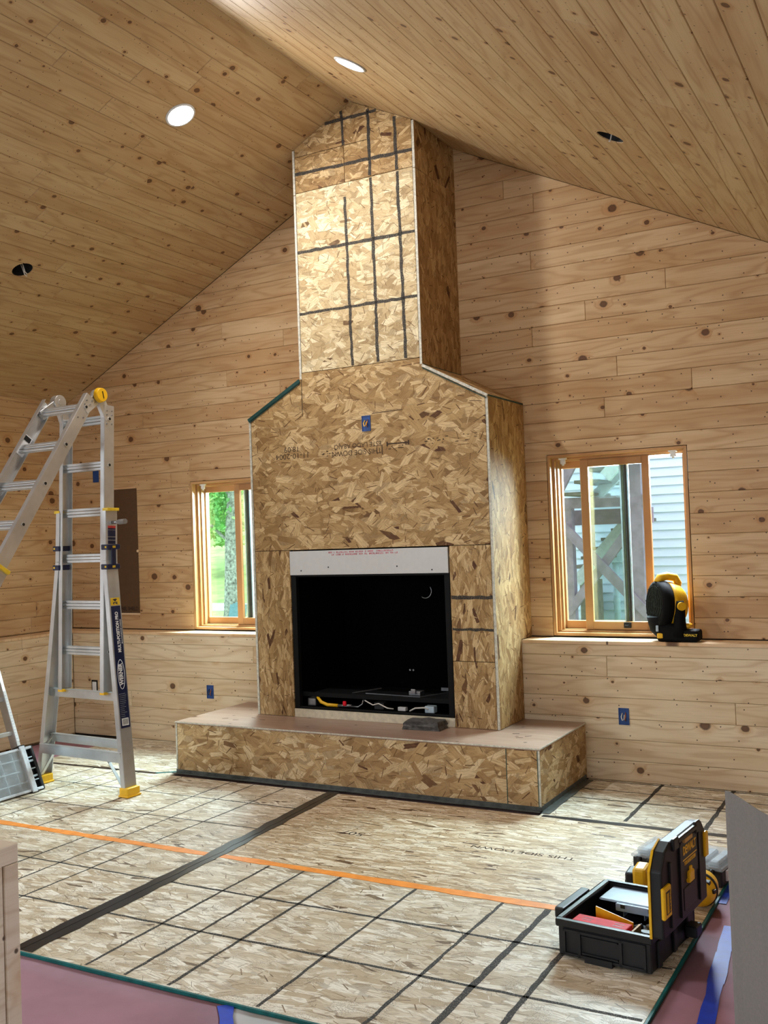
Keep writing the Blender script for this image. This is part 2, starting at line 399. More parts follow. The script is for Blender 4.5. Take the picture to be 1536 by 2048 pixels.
M['siding'] = plain('pale_siding', (206, 216, 234), 0.7, scale=3, var=0.02)
M['deck'] = plain('deck_paint', (146, 128, 144), 0.75, scale=12, var=0.08)
M['deck_pale'] = plain('deck_pale', (204, 210, 214), 0.75)
M['tread'] = plain('tread_wood', (112, 106, 96), 0.85, scale=14, var=0.15)
M['util'] = plain('utility_grey', (176, 194, 206), 0.6)
M['bark'] = plain('bark', (138, 142, 132), 0.95, scale=22, var=0.3)
M['leaf'] = plain('leaf', (100, 164, 84), 0.7, scale=1.5, var=0.2)
M['leaf2'] = plain('leaf_light', (146, 196, 112), 0.7, scale=1.2, var=0.2)
M['lawn'] = plain('lawn', (146, 178, 100), 0.95, scale=1.2, var=0.14)
M['road'] = plain('road', (170, 168, 172), 0.9, scale=3)
M['adir'] = plain('teal_slats', (86, 128, 132), 0.7)

def glass_mat(name, tint, rough=0.0, op=0.10):
    t = NT(name); nt = t.t
    tr = t.n('ShaderNodeBsdfTransparent'); tr.inputs[0].default_value = tint
    gl = t.n('ShaderNodeBsdfGlossy'); gl.inputs[0].default_value = (0.9, 0.95, 1, 1); gl.inputs['Roughness'].default_value = rough
    ms = t.n('ShaderNodeMixShader'); ms.inputs[0].default_value = op
    t.L.new(tr.outputs[0], ms.inputs[1]); t.L.new(gl.outputs[0], ms.inputs[2]); t.L.new(ms.outputs[0], t.N['Material Output'].inputs[0])
    return t.m
M['glass'] = glass_mat('window_glass', (0.90, 0.97, 0.95, 1), 0.0, 0.06)
M['clear'] = plain('clear_plastic', (206, 214, 220), 0.18, alpha=0.36, var=0.01)
M['frost'] = plain('frosted_plastic', (170, 186, 214), 0.25, alpha=0.62, var=0.02)

# ------------------------------------------------------------------ room dimensions (metres)
W = 1.74; CX = W / 2; AC = 0.421           # breast width, ridge x, chimney inset
YW, YK = 0.572, 0.395                       # upper wall face, lower (furred) wall face
ZL = 0.821                                  # ledge height
ZR, S = 4.262, 0.497                        # ridge height, roof slope
XL, XLU, XR = -2.116, -2.293, 5.2           # lower left wall, upper left wall, right wall
YR = -7.5                                   # rear wall
WX1, WX2, WZ0, WZ1 = 1.883, 2.751, 0.829, 1.964     # window beside the stairs
LX1, LX2 = -1.002, -0.134                            # window beside the tree
HZ = 0.333                                  # hearth height
zc = lambda x: ZR - S * abs(x - CX)
TH = 0.017; PITCH = 0.1222

def struct(name, g, mat, bevel=0.0): return tag(g.build(name, mat, bevel=bevel), kind='structure')
def wall_cells(xs, zs, holes):
    """rect grid cells not covered by holes -> list of rects"""
    out = []
    for i in range(len(xs) - 1):
        for j in range(len(zs) - 1):
            cx, cz = (xs[i] + xs[i + 1]) / 2, (zs[j] + zs[j + 1]) / 2
            if not any(h[0] < cx < h[1] and h[2] < cz < h[3] for h in holes): out.append((xs[i], zs[j], xs[i + 1], zs[j + 1]))
    return out

# floor base
g = G(); g.box(XLU - 0.2, YR - 0.2, -0.2, XR + 0.2, YW + 0.2, -0.0125); floor = struct('floor', g, M['concrete'])

# back wall backing with the two window holes
holes = [(LX1, LX2, WZ0, WZ1), (WX1, WX2, WZ0, WZ1)]
g = G()
for x0, z0, x1, z1 in wall_cells([XLU - 0.2, LX1, LX2, WX1, WX2, XR + 0.2], [-0.2, WZ0, WZ1, 4.5], holes):
    g.box(x0, YW + TH, z0, x1, YW + 0.16, z1)
wall_back = struct('wall_back', g, M['gap'])
g = G(); g.box(XLU, YK + TH, -0.012, 0.02, YW + TH, ZL - 0.02); g.box(W - 0.02, YK + TH, -0.012, XR, YW + TH, ZL - 0.02)
wall_back_lower = struct('wall_back_lower', g, M['gap'])
# left wall (with an added, unseen opening to let in light)
LWH = (-4.45, -3.25, 0.95, 2.3)
g = G()
for y0, z0, y1, z1 in wall_cells([YR - 0.2, LWH[0], LWH[1], YW + 0.2], [-0.2, LWH[2], LWH[3], 2.75], [LWH]):
    g.box(XLU - 0.16, y0, z0, XLU - TH, y1, z1)
g.box(XLU - TH, YR, -0.012, XLU, -2.6, LWH[2] - 0.02); g.box(XLU - TH, YR, LWH[3], XLU, -2.6, 2.75)
wall_left = struct('wall_left', g, M['shell'])
g = G(); g.box(XLU - TH, YR, -0.012, XL - TH, YW, ZL - 0.02); wall_left_lower = struct('wall_left_lower', g, M['shell'])
RWH = (-4.6, -3.4, 0.9, 1.9)  # added, unseen opening; lights the half wall from the right
g = G()
for y0, z0, y1, z1 in wall_cells([YR - 0.2, RWH[0], RWH[1], YW + 0.2], [-0.2, RWH[2], RWH[3], 2.4], [RWH]): g.box(XR, y0, z0, XR + 0.16, y1, z1)
struct('wall_right', g, M['shell'])
g = G()
for a, b, c, d in ((RWH[0], RWH[0] + .05, RWH[2], RWH[3]), (RWH[1] - .05, RWH[1], RWH[2], RWH[3]), (RWH[0], RWH[1], RWH[3] - .05, RWH[3]), (RWH[0], RWH[1], RWH[2], RWH[2] + .05)): g.box(XR - 0.005, a, c, XR + 0.1, b, d)
struct('added_window_5', g, M['honey'])  # frame of the added right-wall opening
RH = (1.5, 2.5, 0.0, 2.2)  # added rear opening, put in for fill light
g = G()
for x0, z0, x1, z1 in wall_cells([XLU - 0.2, RH[0], RH[1], XR + 0.2], [-0.2, RH[2], RH[3], 4.5], [RH]): g.box(x0, YR - 0.16, z0, x1, YR, z1)
struct('wall_front', g, M['shell'])
# frames round the added rear and left openings, out of view
g = G()
for a, b, c, d in ((RH[0], RH[0] + .06, 0, 2.2), (RH[1] - .06, RH[1], 0, 2.2), (RH[0], RH[1], 2.14, 2.2), (RH[0], RH[1], 0, 0.08)): g.box(a, YR - 0.1, c, b, YR + 0.01, d)
struct('added_window_3', g, M['honey'])
g = G()
for a, b, c, d in ((LWH[0], LWH[0] + .05, LWH[2], LWH[3]), (LWH[1] - .05, LWH[1], LWH[2], LWH[3]), (LWH[0], LWH[1], LWH[3] - .05, LWH[3]), (LWH[0], LWH[1], LWH[2], LWH[2] + .05)): g.box(XLU - 0.1, a, c, XLU + 0.005, b, d)
struct('added_window_4', g, M['honey'])

# ceiling slopes
sl = math.sqrt(1 + S * S)
def slope_frame(sign):
    # u along -y..., v down the slope, n into the room
    v = Vector((sign, 0, -S)).normalized()
    u = Vector((0, -1, 0)) if sign < 0 else Vector((0, 1, 0))
    return frame((CX, 0, ZR), u, v)
FRL = slope_frame(-1); FRR = slope_frame(1)
for nm, fr, ln, sg in (('ceiling_left', FRL, (CX - XLU + 0.2) * sl, -1), ('ceiling_right', FRR, (XR - CX + 0.2) * sl, 1)):
    g = G()
    u0, u1 = (-YW - 0.2, -YR + 0.2) if sg < 0 else (YR - 0.2, YW + 0.2)
    g.box(u0, 0, -0.14, u1, ln, -TH, fr)
    o = struct(nm, g, M['shell'])
    if sg < 0: ceil_l = o
    else: ceil_r = o
assert FRL.col[2].z < 0 and FRR.col[2].z < 0

# ------------------------------------------------------------------ planks
def joints(a, b, forced, lo=1.5, hi=3.4, keep=None):
    """butt joint positions along a row from a to b; 'keep' = stretch without random joints"""
    js = sorted(forced); x = a + random.uniform(0.4, hi)
    while x < b - 0.3:
        if all(abs(x - j) > 0.9 for j in js) and not (keep and keep[0] < x < keep[1]): js.append(x)
        x += random.uniform(lo, hi)
    return sorted(j for j in js if a + 0.15 < j < b - 0.15)

def plank_rows_wall(parent, mw, spans, z0, z1, mat, forced=(), holes=(), pitch=PITCH, slope=None, keep=None):
    """spans: list of fn(zlo,zhi)->(xa_lo, xb_lo, xa_hi, xb_hi)"""
    k = 0; z = z0
    while z < z1 - 0.004:
        zt = min(z + pitch, z1)
        for sp in spans:
            r = sp(z, zt)
            if r is None: continue
            al, bl, ah, bh = r
            js = joints(min(al, ah), max(bl, bh), [x for x, zz in forced if z <= zz < zt and min(al, ah) < x < max(bl, bh)], keep=keep)
            hs = [h for h in holes if h[3] > z + 0.002 and h[2] < zt - 0.002 and h[0] < max(bl, bh) and h[1] > min(al, ah)]
            full = [h for h in hs if h[2] <= z + 0.003 and h[3] >= zt - 0.003]; part = [h for h in hs if h not in full]
            js = [j for j in js if not any(h[0] - 0.1 < j < h[1] + 0.1 for h in hs)]
            cuts = [(al, ah)] + [(j, j) for j in js] + [(bl, bh)]
            for i in range(len(cuts) - 1):
                segs = [(cuts[i], cuts[i + 1])]
                for h in full:
                    ns = []
                    for A, B in segs:
                        if h[0] > A[0] and h[1] < B[0]: ns += [(A, (h[0], h[0])), ((h[1], h[1]), B)]
                        else: ns.append((A, B))
                    segs = ns
                for A, B in segs:
                    if max(B[0], B[1]) - min(A[0], A[1]) < 0.02: continue
                    if B[1] - A[1] < 0.005 and B[0] - A[0] > 0.005:
                        poly = [(A[0], z), (B[0], z), ((A[1] + B[1]) / 2, zt)] if A[1] > A[0] or B[1] < B[0] else rect(A[0], z, B[0], zt)
                    else: poly = [(A[0], z), (B[0], z), (B[1], zt), (A[1], zt)]
                    for h in part:
                        if h[0] > A[0] and h[1] < B[0]:
                            if h[3] < zt and h[2] <= z:    # notch from below
                                poly = [(A[0], z), (h[0], z), (h[0], h[3]), (h[1], h[3]), (h[1], z), (B[0], z), (B[1], zt), (A[1], zt)]
                            elif h[2] > z:                 # notch from above
                                poly = [(A[0], z), (B[0], z), (B[1], zt), (h[1], zt), (h[1], h[2]), (h[0], h[2]), (h[0], zt), (A[1], zt)]
                    slab('plank', poly, mw, TH, mat, parent, ch=0.0028, gap=0.0007); k += 1
        z = zt
    return k

FB = frame((0, YW, 0), (1, 0, 0), (0, 0, 1))      # back wall face: n = -y
assert FB.col[2].y < 0
def gx(z):   # half-width of the gable at height z
    return (ZR - z) / S
def span_left(z, zt):
    e = lambda q: max(XLU, CX - gx(q))
    r = lambda q: (0.02 if q < 2.33 else AC + 0.02)
    a, b, c, d = e(z), r((z + zt) / 2), (e(zt) if z > zc(XLU) else XLU), r((z + zt) / 2)
    if c > d: c = d - 0.001
    return None if a > b - 0.02 else (a, b, c, d)
def span_right(z, zt):
    e = lambda q: min(XR, CX + gx(q))
    r = lambda q: (W - 0.02 if q < 2.33 else W - AC - 0.02)
    a, b, c, d = r((z + zt) / 2), e(z), r((z + zt) / 2), e(zt)
    if d < c: d = c + 0.001
    return None if a > b - 0.02 else (a, b, c, d)
forced_b = [(1.662, 3.72), (1.862, 3.593), (1.829, 3.208), (2.669, 2.966), (2.172, 2.87), (1.819, 2.729), (2.356, 2.473), (2.797, 2.343), (2.268, 2.215),
            (-0.133, 2.586), (-0.62, 2.70), (-0.09, 3.02), (-0.65, 3.14), (-1.192, 2.03), (-1.464, 2.42), (-0.19, 2.31), (-1.0, 2.17)]
plank_rows_wall(wall_back, FB, [span_left, span_right], 0.826, ZR, M['wall'], forced_b, holes, keep=(-2.2, 3.3))
FK = frame((0, YK, 0), (1, 0, 0), (0, 0, 1))
plank_rows_wall(wall_back_lower, FK, [lambda a, b: (XL, 0.01, XL, 0.01), lambda a, b: (W - 0.01, XR, W - 0.01, XR)], ZL - 7 * PITCH + 0.034, ZL - 0.02, M['wall_low'],
                [(2.27, 0.656), (2.992, 0.396), (-0.32, 0.66), (-1.5, 0.3)], (), keep=(-2.1, 3.3))
# left wall planks (local u along -y)
FLU = frame((XLU, 0, 0), (0, 1, 0), (0, 0, 1)); assert FLU.col[2].x > 0
plank_rows_wall(wall_left, FLU, [lambda a, b: (-2.6, YW, -2.6, YW)], 0.826, zc(XLU), M['wall'], (), ())
FLL = frame((XL, 0, 0), (0, 1, 0), (0, 0, 1))
plank_rows_wall(wall_left_lower, FLL, [lambda a, b: (-2.6, YK, -2.6, YK)], ZL - 7 * PITCH + 0.034, ZL - 0.02, M['wall_low'], [(-0.42, 0.52)], ())
# ledge boards on the lower walls
def ledge(name, x0, y0, x1, y1):
    return tag(slab(name, rect(x0, y0, x1, y1), frame((0, 0, ZL), (1, 0, 0), (0, 1, 0)), 0.02, M['ledge'], ch=0.003, back=True), kind='structure')
ledge('trim_1', XLU, YK - 0.004, 0.0, YW); ledge('trim_2', W, YK - 0.004, XR, YW); ledge('trim_3', XLU, YR, XL + 0.004, YK - 0.004)

def plank_rows_ceiling(parent, fr, sign, rows, forced, pitch=0.1245):
    obs = []
    for i in range(rows):
        v0, v1 = i * pitch, (i + 1) * pitch
        # real y runs from YW to -4.6
        fy = [y for (x, y) in forced if v0 <= abs(x - CX) * sl < v1]
        js = joints(-4.6, YW, fy, 1.6, 3.6)
        cuts = [-4.6] + js + [YW]
        for a, b in zip(cuts[:-1], cuts[1:]):
            u0, u1 = (-b, -a) if sign < 0 else (a, b)
            obs.append(slab('plank', rect(u0, v0, u1, v1), fr, TH, M['ceil'], parent, ch=0.0028, gap=0.0006))
    return obs
pl = plank_rows_ceiling(ceil_l, FRL, -1, int((CX - XLU) * sl / 0.1245) + 1, [(0.419, -1.973), (0.325, -1.396), (0.014, -1.018), (-0.067, -0.404), (-0.448, -1.393), (0.312, -0.366), (0.79, -0.444), (-0.58, -1.165), (-0.978, -0.703)])
pr_ = plank_rows_ceiling(ceil_r, FRR, 1, int((XR - CX) * sl / 0.1245) + 1, [(2.727, -2.001), (3.059, -2.201), (3.304, -1.504), (2.97, -1.074)])

# ceiling cut-outs for the lamps not fitted yet
def cut_hole(objs, centre, nrm, r):
    g = G(); g.cyl(Vector(centre) - Vector(nrm) * 0.2, Vector(centre) + Vector(nrm) * 0.2, r, n=24); cu = g.build('cutter', M['gap'])
    dg = None
    for o in objs:
        inv = MW[o.name].inverted(); c = inv @ Vector(centre)
        xs = [v.co.x for v in o.data.vertices]; ys = [v.co.y for v in o.data.vertices]
        if min(xs) - r < c.x < max(xs) + r and min(ys) - r < c.y < max(ys) + r:
            # close the back so that the boolean is clean
            bm = bmesh.new(); bm.from_mesh(o.data); be = [e for e in bm.edges if e.is_boundary]
            if be: bmesh.ops.contextual_create(bm, geom=be)
            bmesh.ops.recalc_face_normals(bm, faces=bm.faces); bm.to_mesh(o.data); bm.free()
            md = o.modifiers.new('hole', 'BOOLEAN'); md.operation = 'DIFFERENCE'; md.object = cu; md.solver = 'EXACT'
            bpy.context.view_layer.update(); dg = bpy.context.evaluated_depsgraph_get()
            me = bpy.data.meshes.new_from_object(o.evaluated_get(dg)); o.modifiers.clear(); o.data = me
    bpy.data.objects.remove(cu, do_unlink=True)
NL = Vector((S, 0, -1)).normalized(); NR = Vector((-S, 0, -1)).normalized()
HL = Vector((-1.077, -0.928, zc(-1.077))); HR = Vector((2.754, -0.816, zc(2.754)))
cut_hole(pl + [ceil_l], HL, NL, 0.068); cut_hole(pr_ + [ceil_r], HR, NR, 0.068)
def wire_hole(c, n, label, wires):
    root = empty('lamp_cutout', c, label, 'ceiling hole')
    a = n.orthogonal().normalized(); fr = frame(c - n * 0.0, a, n.cross(a))
    m = Matrix.Translation(c) @ n.to_track_quat('Z', 'Y').to_matrix().to_4x4()
    g = G(); k = 24; vs = []
    for r, z in ((0.066, -0.005), (0.066, -0.12)):
        for i in range(k): vs.append(m @ Vector((r * math.cos(2 * PI * i / k), r * math.sin(2 * PI * i / k), z)))
    g.add(vs, [[i, (i + 1) % k, k + (i + 1) % k, k + i] for i in range(k)], True); g.add(vs, [list(range(k, 2 * k))]); g.build('cavity', M['dark_hole'], root)
    for j, (dx, dy) in enumerate(wires):
        g = G(); g.tube([m @ Vector(p) for p in ((dx, dy, -0.1), (dx * 0.7 + 0.01, dy, -0.03), (dx + 0.015, dy - 0.01, 0.012), (dx + 0.03, dy - 0.012, 0.022))], 0.0035); g.build('wire', M['wire_w'], root)
wire_hole(HL, NL, 'dark round lamp hole with loose wires in the left ceiling slope', [(0.0, 0.01), (0.015, -0.012)])
wire_hole(HR, NR, 'dark round lamp hole in the right ceiling slope above the boards', [(-0.01, 0.0)])

# lit wafer lamps
def lamp(c, n, label, power):
    root = empty('recessed_lamp', c, label, 'lamp', 'lit ceiling lamps')
    m = Matrix.Translation(c) @ n.to_track_quat('Z', 'Y').to_matrix().to_4x4()
    g = G(); g.lathe([(0.09, 0.0005), (0.09, 0.004), (0.083, 0.008), (0.078, 0.007), (0.076, 0.0005)], m, 40); g.build('trim_ring', M['white'], root)
    t = NT('lamp_lens'); t.b.inputs['Base Color'].default_value = (1, 1, 1, 1); t.b.inputs['Emission Color'].default_value = (1.0, 0.97, 0.92, 1); t.b.inputs['Emission Strength'].default_value = 14; t.m.cycles.emission_sampling = 'NONE'
    g = G(); g.lathe([(0.077, 0.002), (0.076, 0.007), (0.05, 0.0085), (0.0005, 0.009)], m, 40); g.build('lens', t.m, root)
    d = bpy.data.lights.new('lamp_glow', 'AREA'); d.shape = 'DISK'; d.size = 0.14; d.energy = power; d.color = (1.0, 0.965, 0.92)
    o = bpy.data.objects.new('lamp_glow', d); COL.objects.link(o); o.matrix_world = Matrix.Translation(c + n * 0.02) @ (-n).to_track_quat('Z', 'Y').to_matrix().to_4x4()
lamp(Vector((0.288, -0.952, zc(0.288))), NL, 'round white ceiling lamp shining on the left slope', 34)
lamp(Vector((1.41, -0.908, zc(1.41))), NR, 'thin lit ceiling lamp on the right slope near the ridge', 6)

# ------------------------------------------------------------------ windows
def window(name, x0, x1, slide, clips):
    g = G(); d0, d1 = YW - 0.001, YW + 0.165; t = 0.02
    g.box(x0 + .003, d0, WZ0 + .003, x0 + t, d1, WZ1 - .003); g.box(x1 - t, d0, WZ0 + .003, x1 - .003, d1, WZ1 - .003)
    g.box(x0 + t, d0, WZ1 - t, x1 - t, d1, WZ1 - .003); g.box(x0 + t, d0, WZ0 + .003, x1 - t, d1, WZ0 + t)
    win = tag(g.build(name, M['honey'], bevel=0.0015), kind='structure')
    # stepped stops inside the jamb
    for a, yy in ((0.016, 0.045), (0.026, 0.075)):
        g = G(); y0, y1 = YW + yy, d1; i = t
        g.box(x0 + i, y0, WZ0 + i, x0 + i + a, y1, WZ1 - i); g.box(x1 - i - a, y0, WZ0 + i, x1 - i, y1, WZ1 - i)
        g.box(x0 + i + a, y0, WZ1 - i - a * 0.8, x1 - i - a, y1, WZ1 - i); g.box(x0 + i + a, y0, WZ0 + i, x1 - i - a, y1, WZ0 + i + a * 0.6)
        g.build('jamb_stop', M['honey'], win, bevel=0.0015)
    zb, zt_ = WZ0 + 0.036, WZ1 - 0.04
    def sash(nm, a, b, y0, y1, ls, rs, matl, matr, r0, r1):
        fr = G(); fr.box(a, y0, zb, a + ls, y1, zt_); fo = fr.build(nm, matl, win, bevel=0.002)
        for nn, c in (('stile', (b - rs, zb, b, zt_, matr)), ('rail', (a + ls, zt_ - r1, b - rs, zt_, M['honey'])), ('rail', (a + ls, zb, b - rs, zb + r0, M['honey']))):
            q = G(); q.box(c[0], y0, c[1], c[2], y1, c[3]); q.build(nn, c[4], win, bevel=0.002)
        q = G(); q.box(a + ls - .004, (y0 + y1) / 2 - .003, zb + r0 - .004, b - rs + .004, (y0 + y1) / 2 + .003, zt_ - r1 + .004); q.build('pane', M['glass'], win)
    # outer sash (fixed) and inner sash (slid)
    sash('outer_sash', x0 + 0.02, x0 + 0.478, YW + 0.115, YW + 0.145, 0.036, 0.05, M['honey'], M['vinyl'], 0.05, 0.045)
    for k, (dx, mt, yy) in enumerate(((0.428, M['vinyl_w'], 0.106), (0.443, M['vinyl_g'], 0.100), (0.462, M['dark_hole'], 0.104), (0.474, M['vinyl_w'], 0.11))):
        q = G(); q.box(x0 + dx, YW + yy, zb + 0.03, x0 + dx + 0.010, YW + 0.115, zt_ - 0.03); q.build('weather_strip', mt, win)
    sash('inner_sash', slide, slide + 0.43, YW + 0.068, YW + 0.096, 0.05, 0.044, M['honey'], M['honey'], 0.05, 0.045)
    q = G(); q.box(slide + 0.24, YW + 0.058, zb + 0.012, slide + 0.285, YW + 0.07, zb + 0.045); q.box(slide + 0.25, YW + 0.045, zb + 0.022, slide + 0.272, YW + 0.06, zb + 0.032); q.build('latch', M['dark_hole'], win, bevel=0.002)
    for cx in clips:
        q = G(); q.box(cx - 0.026, YW + 0.002, WZ1 - 0.034, cx + 0.026, YW + 0.02, WZ1 - 0.024); q.box(cx - 0.015, YW + 0.004, WZ1 - 0.062, cx + 0.017, YW + 0.018, WZ1 - 0.033); q.box(cx - 0.006, YW + 0.006, WZ1 - 0.072, cx + 0.008, YW + 0.016, WZ1 - 0.06)
        q.build('screen_clip', M['clip'], win, bevel=0.002)
    return win
window('window_1', WX1, WX2, 2.075, (1.985, 2.665))
window('window_2', LX1, LX2, -0.635, (-0.885,))

# ------------------------------------------------------------------ floor sheets
def wobble_strip(x0, y0, x1, y1, wd, z, jit=0.0015, step=0.05, th=0.0005):
    a = Vector((x0, y0)); b = Vector((x1, y1)); L = (b - a).length; n = max(2, int(L / step)); d = (b - a) / L; s = Vector((-d.y, d.x))
    top = []; 
    for i in range(n + 1):
        p = a + d * (L * i / n); wv = wd / 2 * random.uniform(0.8, 1.2)
        o = random.uniform(-jit, jit)
        top.append((p + s * (wv + o), p - s * (wv - o)))
    vs = []; fs = []
    for l, r in top: vs += [(l.x, l.y, z), (r.x, r.y, z), (l.x, l.y, z - th), (r.x, r.y, z - th)]
    for i in range(n):
        k = 4 * i; fs += [[k, k + 1, k + 5, k + 4], [k + 2, k, k + 4, k + 6], [k + 1, k + 3, k + 7, k + 5]]
    return vs, fs
def to_frame(vs, fr): return [fr @ Vector(v) for v in vs]

FF = frame((0, 0, 0), (1, 0, 0), (0, 1, 0))
sheets = {}
def sheet(key, x0, y0, x1, y1, mat): sheets[key] = slab('osb_sheet', rect(x0, y0, x1, y1), FF, 0.0115, M[mat], floor, ch=0.0015, gap=0.001)
sheet('LF', -1.47, -2.84, 0.93, -1.66, 'osb_floor'); sheet('RF', 0.93, -2.84, 3.19, -1.66, 'osb_floor')
sheet('LM', -1.47, -1.66, 0.93, -0.46, 'osb_floor'); sheet('RM', 0.93, -1.66, 3.19, -0.46, 'osb_floor_b')
sheet('LB', -1.56, -0.46, -0.38, YK, 'osb_floor'); sheet('RB', 2.13, -0.46, 4.5, YK, 'osb_floor'); sheet('RC', 3.19, -1.0, 4.5, -0.46, 'osb_floor')
def mark(key, x0, y0, x1, y1, wd=0.012):
    vs, fs = wobble_strip(x0, y0, x1, y1, wd, 0.0005, 0.0022); mk('marker_line', vs, fs, M['marker'], sheets[key])
for x in (-1.02, -0.83, -0.63, -0.275, 0.12, 0.305, 0.52):
    mark('LM', x, -1.65, x + random.uniform(-.01, .01), -0.47, 0.009)
for x in (0.12, 0.32, 0.52): mark('LF', x, -2.83, x, -1.67, 0.010)
for y in (-0.84, -1.24): mark('LM', -1.45, y - 0.01, 0.90, y + 0.02, 0.010)
for y in (-2.03, -2.42): mark('LF', -1.45, y - 0.01, 0.90, y, 0.011); mark('RF', 0.96, y, 3.18, y + 0.01, 0.014)
for x in (1.30, 1.49, 1.685, 2.055): mark('RF', x, -2.83, x - 0.02, -1.68, 0.013)
mark('RF', 2.425, -2.83, 2.43, -1.68, 0.014); mark('RF', 2.62, -2.83, 2.622, -1.68, 0.024); mark('RF', 2.81, -2.83, 2.80, -1.68, 0.020)
for x in (2.57, 2.963): mark('RB', x, -0.40, x, 0.39, 0.022)
for y in (0.365, 0.163, -0.037): mark('RB', 2.15, y, 3.5, y + 0.005, 0.012)
def stamp(body, size, x, y, key, rz=PI, sx=1.3):
    text('ink_stamp', body, size, Matrix.Translation((x, y, 0.0003)) @ Matrix.Rotation(rz, 4, 'Z'), M['stamp'], sheets[key], 0.0002, sx=sx)
stamp('507', 0.07, 1.38, -1.10, 'RM'); stamp('THIS SIDE DOWN', 0.05, 2.27, -1.06, 'RM')
# teal painted edges of the sheets
g = G(); g.box(0.9, -2.8485, -0.0115, 3.1985, -2.84, 0.0012); g.build('painted_edge', M['teal'], sheets['RF'])
g = G(); g.box(3.19, -2.8485, -0.0115, 3.1985, -1.66, 0.0012); g.build('painted_edge', M['teal'], sheets['RF'])
g = G(); g.box(-1.47, -2.8485, -0.0115, 0.9, -2.84, 0.0012); g.build('painted_edge', M['teal'], sheets['LF'])
g = G(); g.box(3.19, -1.66, -0.0115, 3.1985, -1.0, 0.0012); g.build('painted_edge', M['teal'], sheets['RM'])

# tapes
def tape(name, pts, wd, mat, label, cat='tape', z=0.0016, th=0.0012, jit=0.001, ridge=0.0):
    vs = []; fs = []
    for (x0, y0), (x1, y1) in zip(pts[:-1], pts[1:]):
        a, b = wobble_strip(x0, y0, x1, y1, wd, z, jit, 0.08, th); k = len(vs); vs += a; fs += [[i + k for i in f] for f in b]
    o = mk(name, vs, fs, mat); tag(o, label, cat)
    return o
tape('black_seam_tape', [(0.985, -2.835), (0.945, -1.70), (0.86, -0.44)], 0.085, M['tape_black'], 'wide black tape over the floor seam running to the hearth', z=0.0026)
tape('black_seam_tape', [(0.955, -2.83), (0.925, -1.6), (0.85, -0.5)], 0.045, M['tape_black'], 'narrow black tape strip lying on the wide black seam tape', z=0.0036, th=0.001, jit=0.003)
tape('black_seam_tape', [(2.15, -0.457), (3.3, -0.462)], 0.042, M['tape_black'], 'black tape along the floor seam right of the hearth')
tape('black_seam_tape', [(-1.55, -0.482), (-0.50, -0.452)], 0.030, M['tape_black'], 'thin black tape on the floor seam behind the ladder')
tape('orange_tape', [(-1.4, -1.66), (0.90, -1.658)], 0.05, M['tape_orange'], 'orange tape strip on the floor left of the black tape')
tape('orange_tape', [(0.985, -1.652), (3.17, -1.652)], 0.05, M['tape_orange'], 'orange tape strip across the floor towards the tool box')
tape('teal_tape', [(-0.51, -0.452), (-0.385, -0.36)], 0.03, M['teal'], 'short teal tape at the left corner of the hearth')
tape('hearth_tape', [(-0.40, -0.405), (2.13, -0.405)], 0.03, M['tape_grey'], 'dark grey tape along the bottom front of the hearth', z=0.003)
tape('hearth_tape', [(2.147, -0.42), (2.147, 0.36)], 0.05, M['tape_grey'], 'grey black tape along the right foot of the hearth', z=0.003)

# paper on the floor
def paper(name, x0, y0, x1, y1, mat, label, sk0=0.0, sk1=0.0):
    n, m_ = 14, 10; vs = []; fs = []
    for j in range(m_ + 1):
        for i in range(n + 1):
            f_ = 1 - j / m_; xa, xb = x0 + sk0 * f_, x1 + sk1 * f_; vs.append((xa + (xb - xa) * i / n, y0 + (y1 - y0) * j / m_, -0.0095 + random.uniform(-0.0012, 0.0012)))
    for j in range(m_):
        for i in range(n): k = j * (n + 1) + i; fs.append([k, k + 1, k + n + 2, k + n + 1])
    for i in range(len(vs)): pass
    b = len(vs); vs += [(x, y, -0.0122) for x, y, z in vs[:]]
    ring = [i for i in range(n + 1)] + [j * (n + 1) + n for j in range(1, m_ + 1)] + [m_ * (n + 1) + i for i in range(n - 1, -1, -1)] + [j * (n + 1) for j in range(m_ - 1, 0, -1)]
    for a, c in zip(ring, ring[1:] + ring[:1]): fs.append([a + b, c + b, c, a])
    o = mk(name, vs, fs, mat, smooth=True); return tag(o, label, 'floor paper')
paper('floor_paper', -2.1, -3.9, 1.955, -2.85, M['mauve'], 'mauve protective paper on the floor in front of the board sheets', 0, 0.85)
paper('floor_paper', 1.957, -3.9, 3.195, -2.85, M['paper'], 'pale grey protective paper beside the blue tape at the bottom edge', 0.85, 0)
paper('floor_paper', 3.20, -5.6, 5.1, -1.0, M['mauve'], 'mauve protective paper right of the tool box')
paper('floor_paper', -2.11, -2.84, -1.565, 0.39, M['mauve'], 'mauve protective paper in the corner behind the ladder')
tape('blue_tape', [(1.945, -2.85), (2.37, -3.37)], 0.05, M['tape_blue'], 'blue tape joining mauve and grey paper at the bottom edge', z=-0.0068)
tape('blue_tape', [(3.285, -1.55), (3.305, -1.80), (3.325, -2.05), (3.35, -2.33), (3.355, -2.8)], 0.05, M['tape_blue'], 'long crooked blue tape on the mauve paper at right', z=-0.0068)
tape('blue_tape', [(3.205, -1.05), (3.21, -1.33)], 0.04, M['tape_blue'], 'short blue tape piece against the teal board edge', z=-0.0068)
tape('wall_foot_tape', [(-2.09, -1.2), (-2.09, 0.37)], 0.03, M['tape_black'], 'black tape along the foot of the left wall', z=-0.0068)
tape('wall_foot_tape', [(-2.08, 0.372), (-1.56, 0.372)], 0.03, M['tape_black'], 'black tape along the foot of the back wall corner', z=-0.0068)

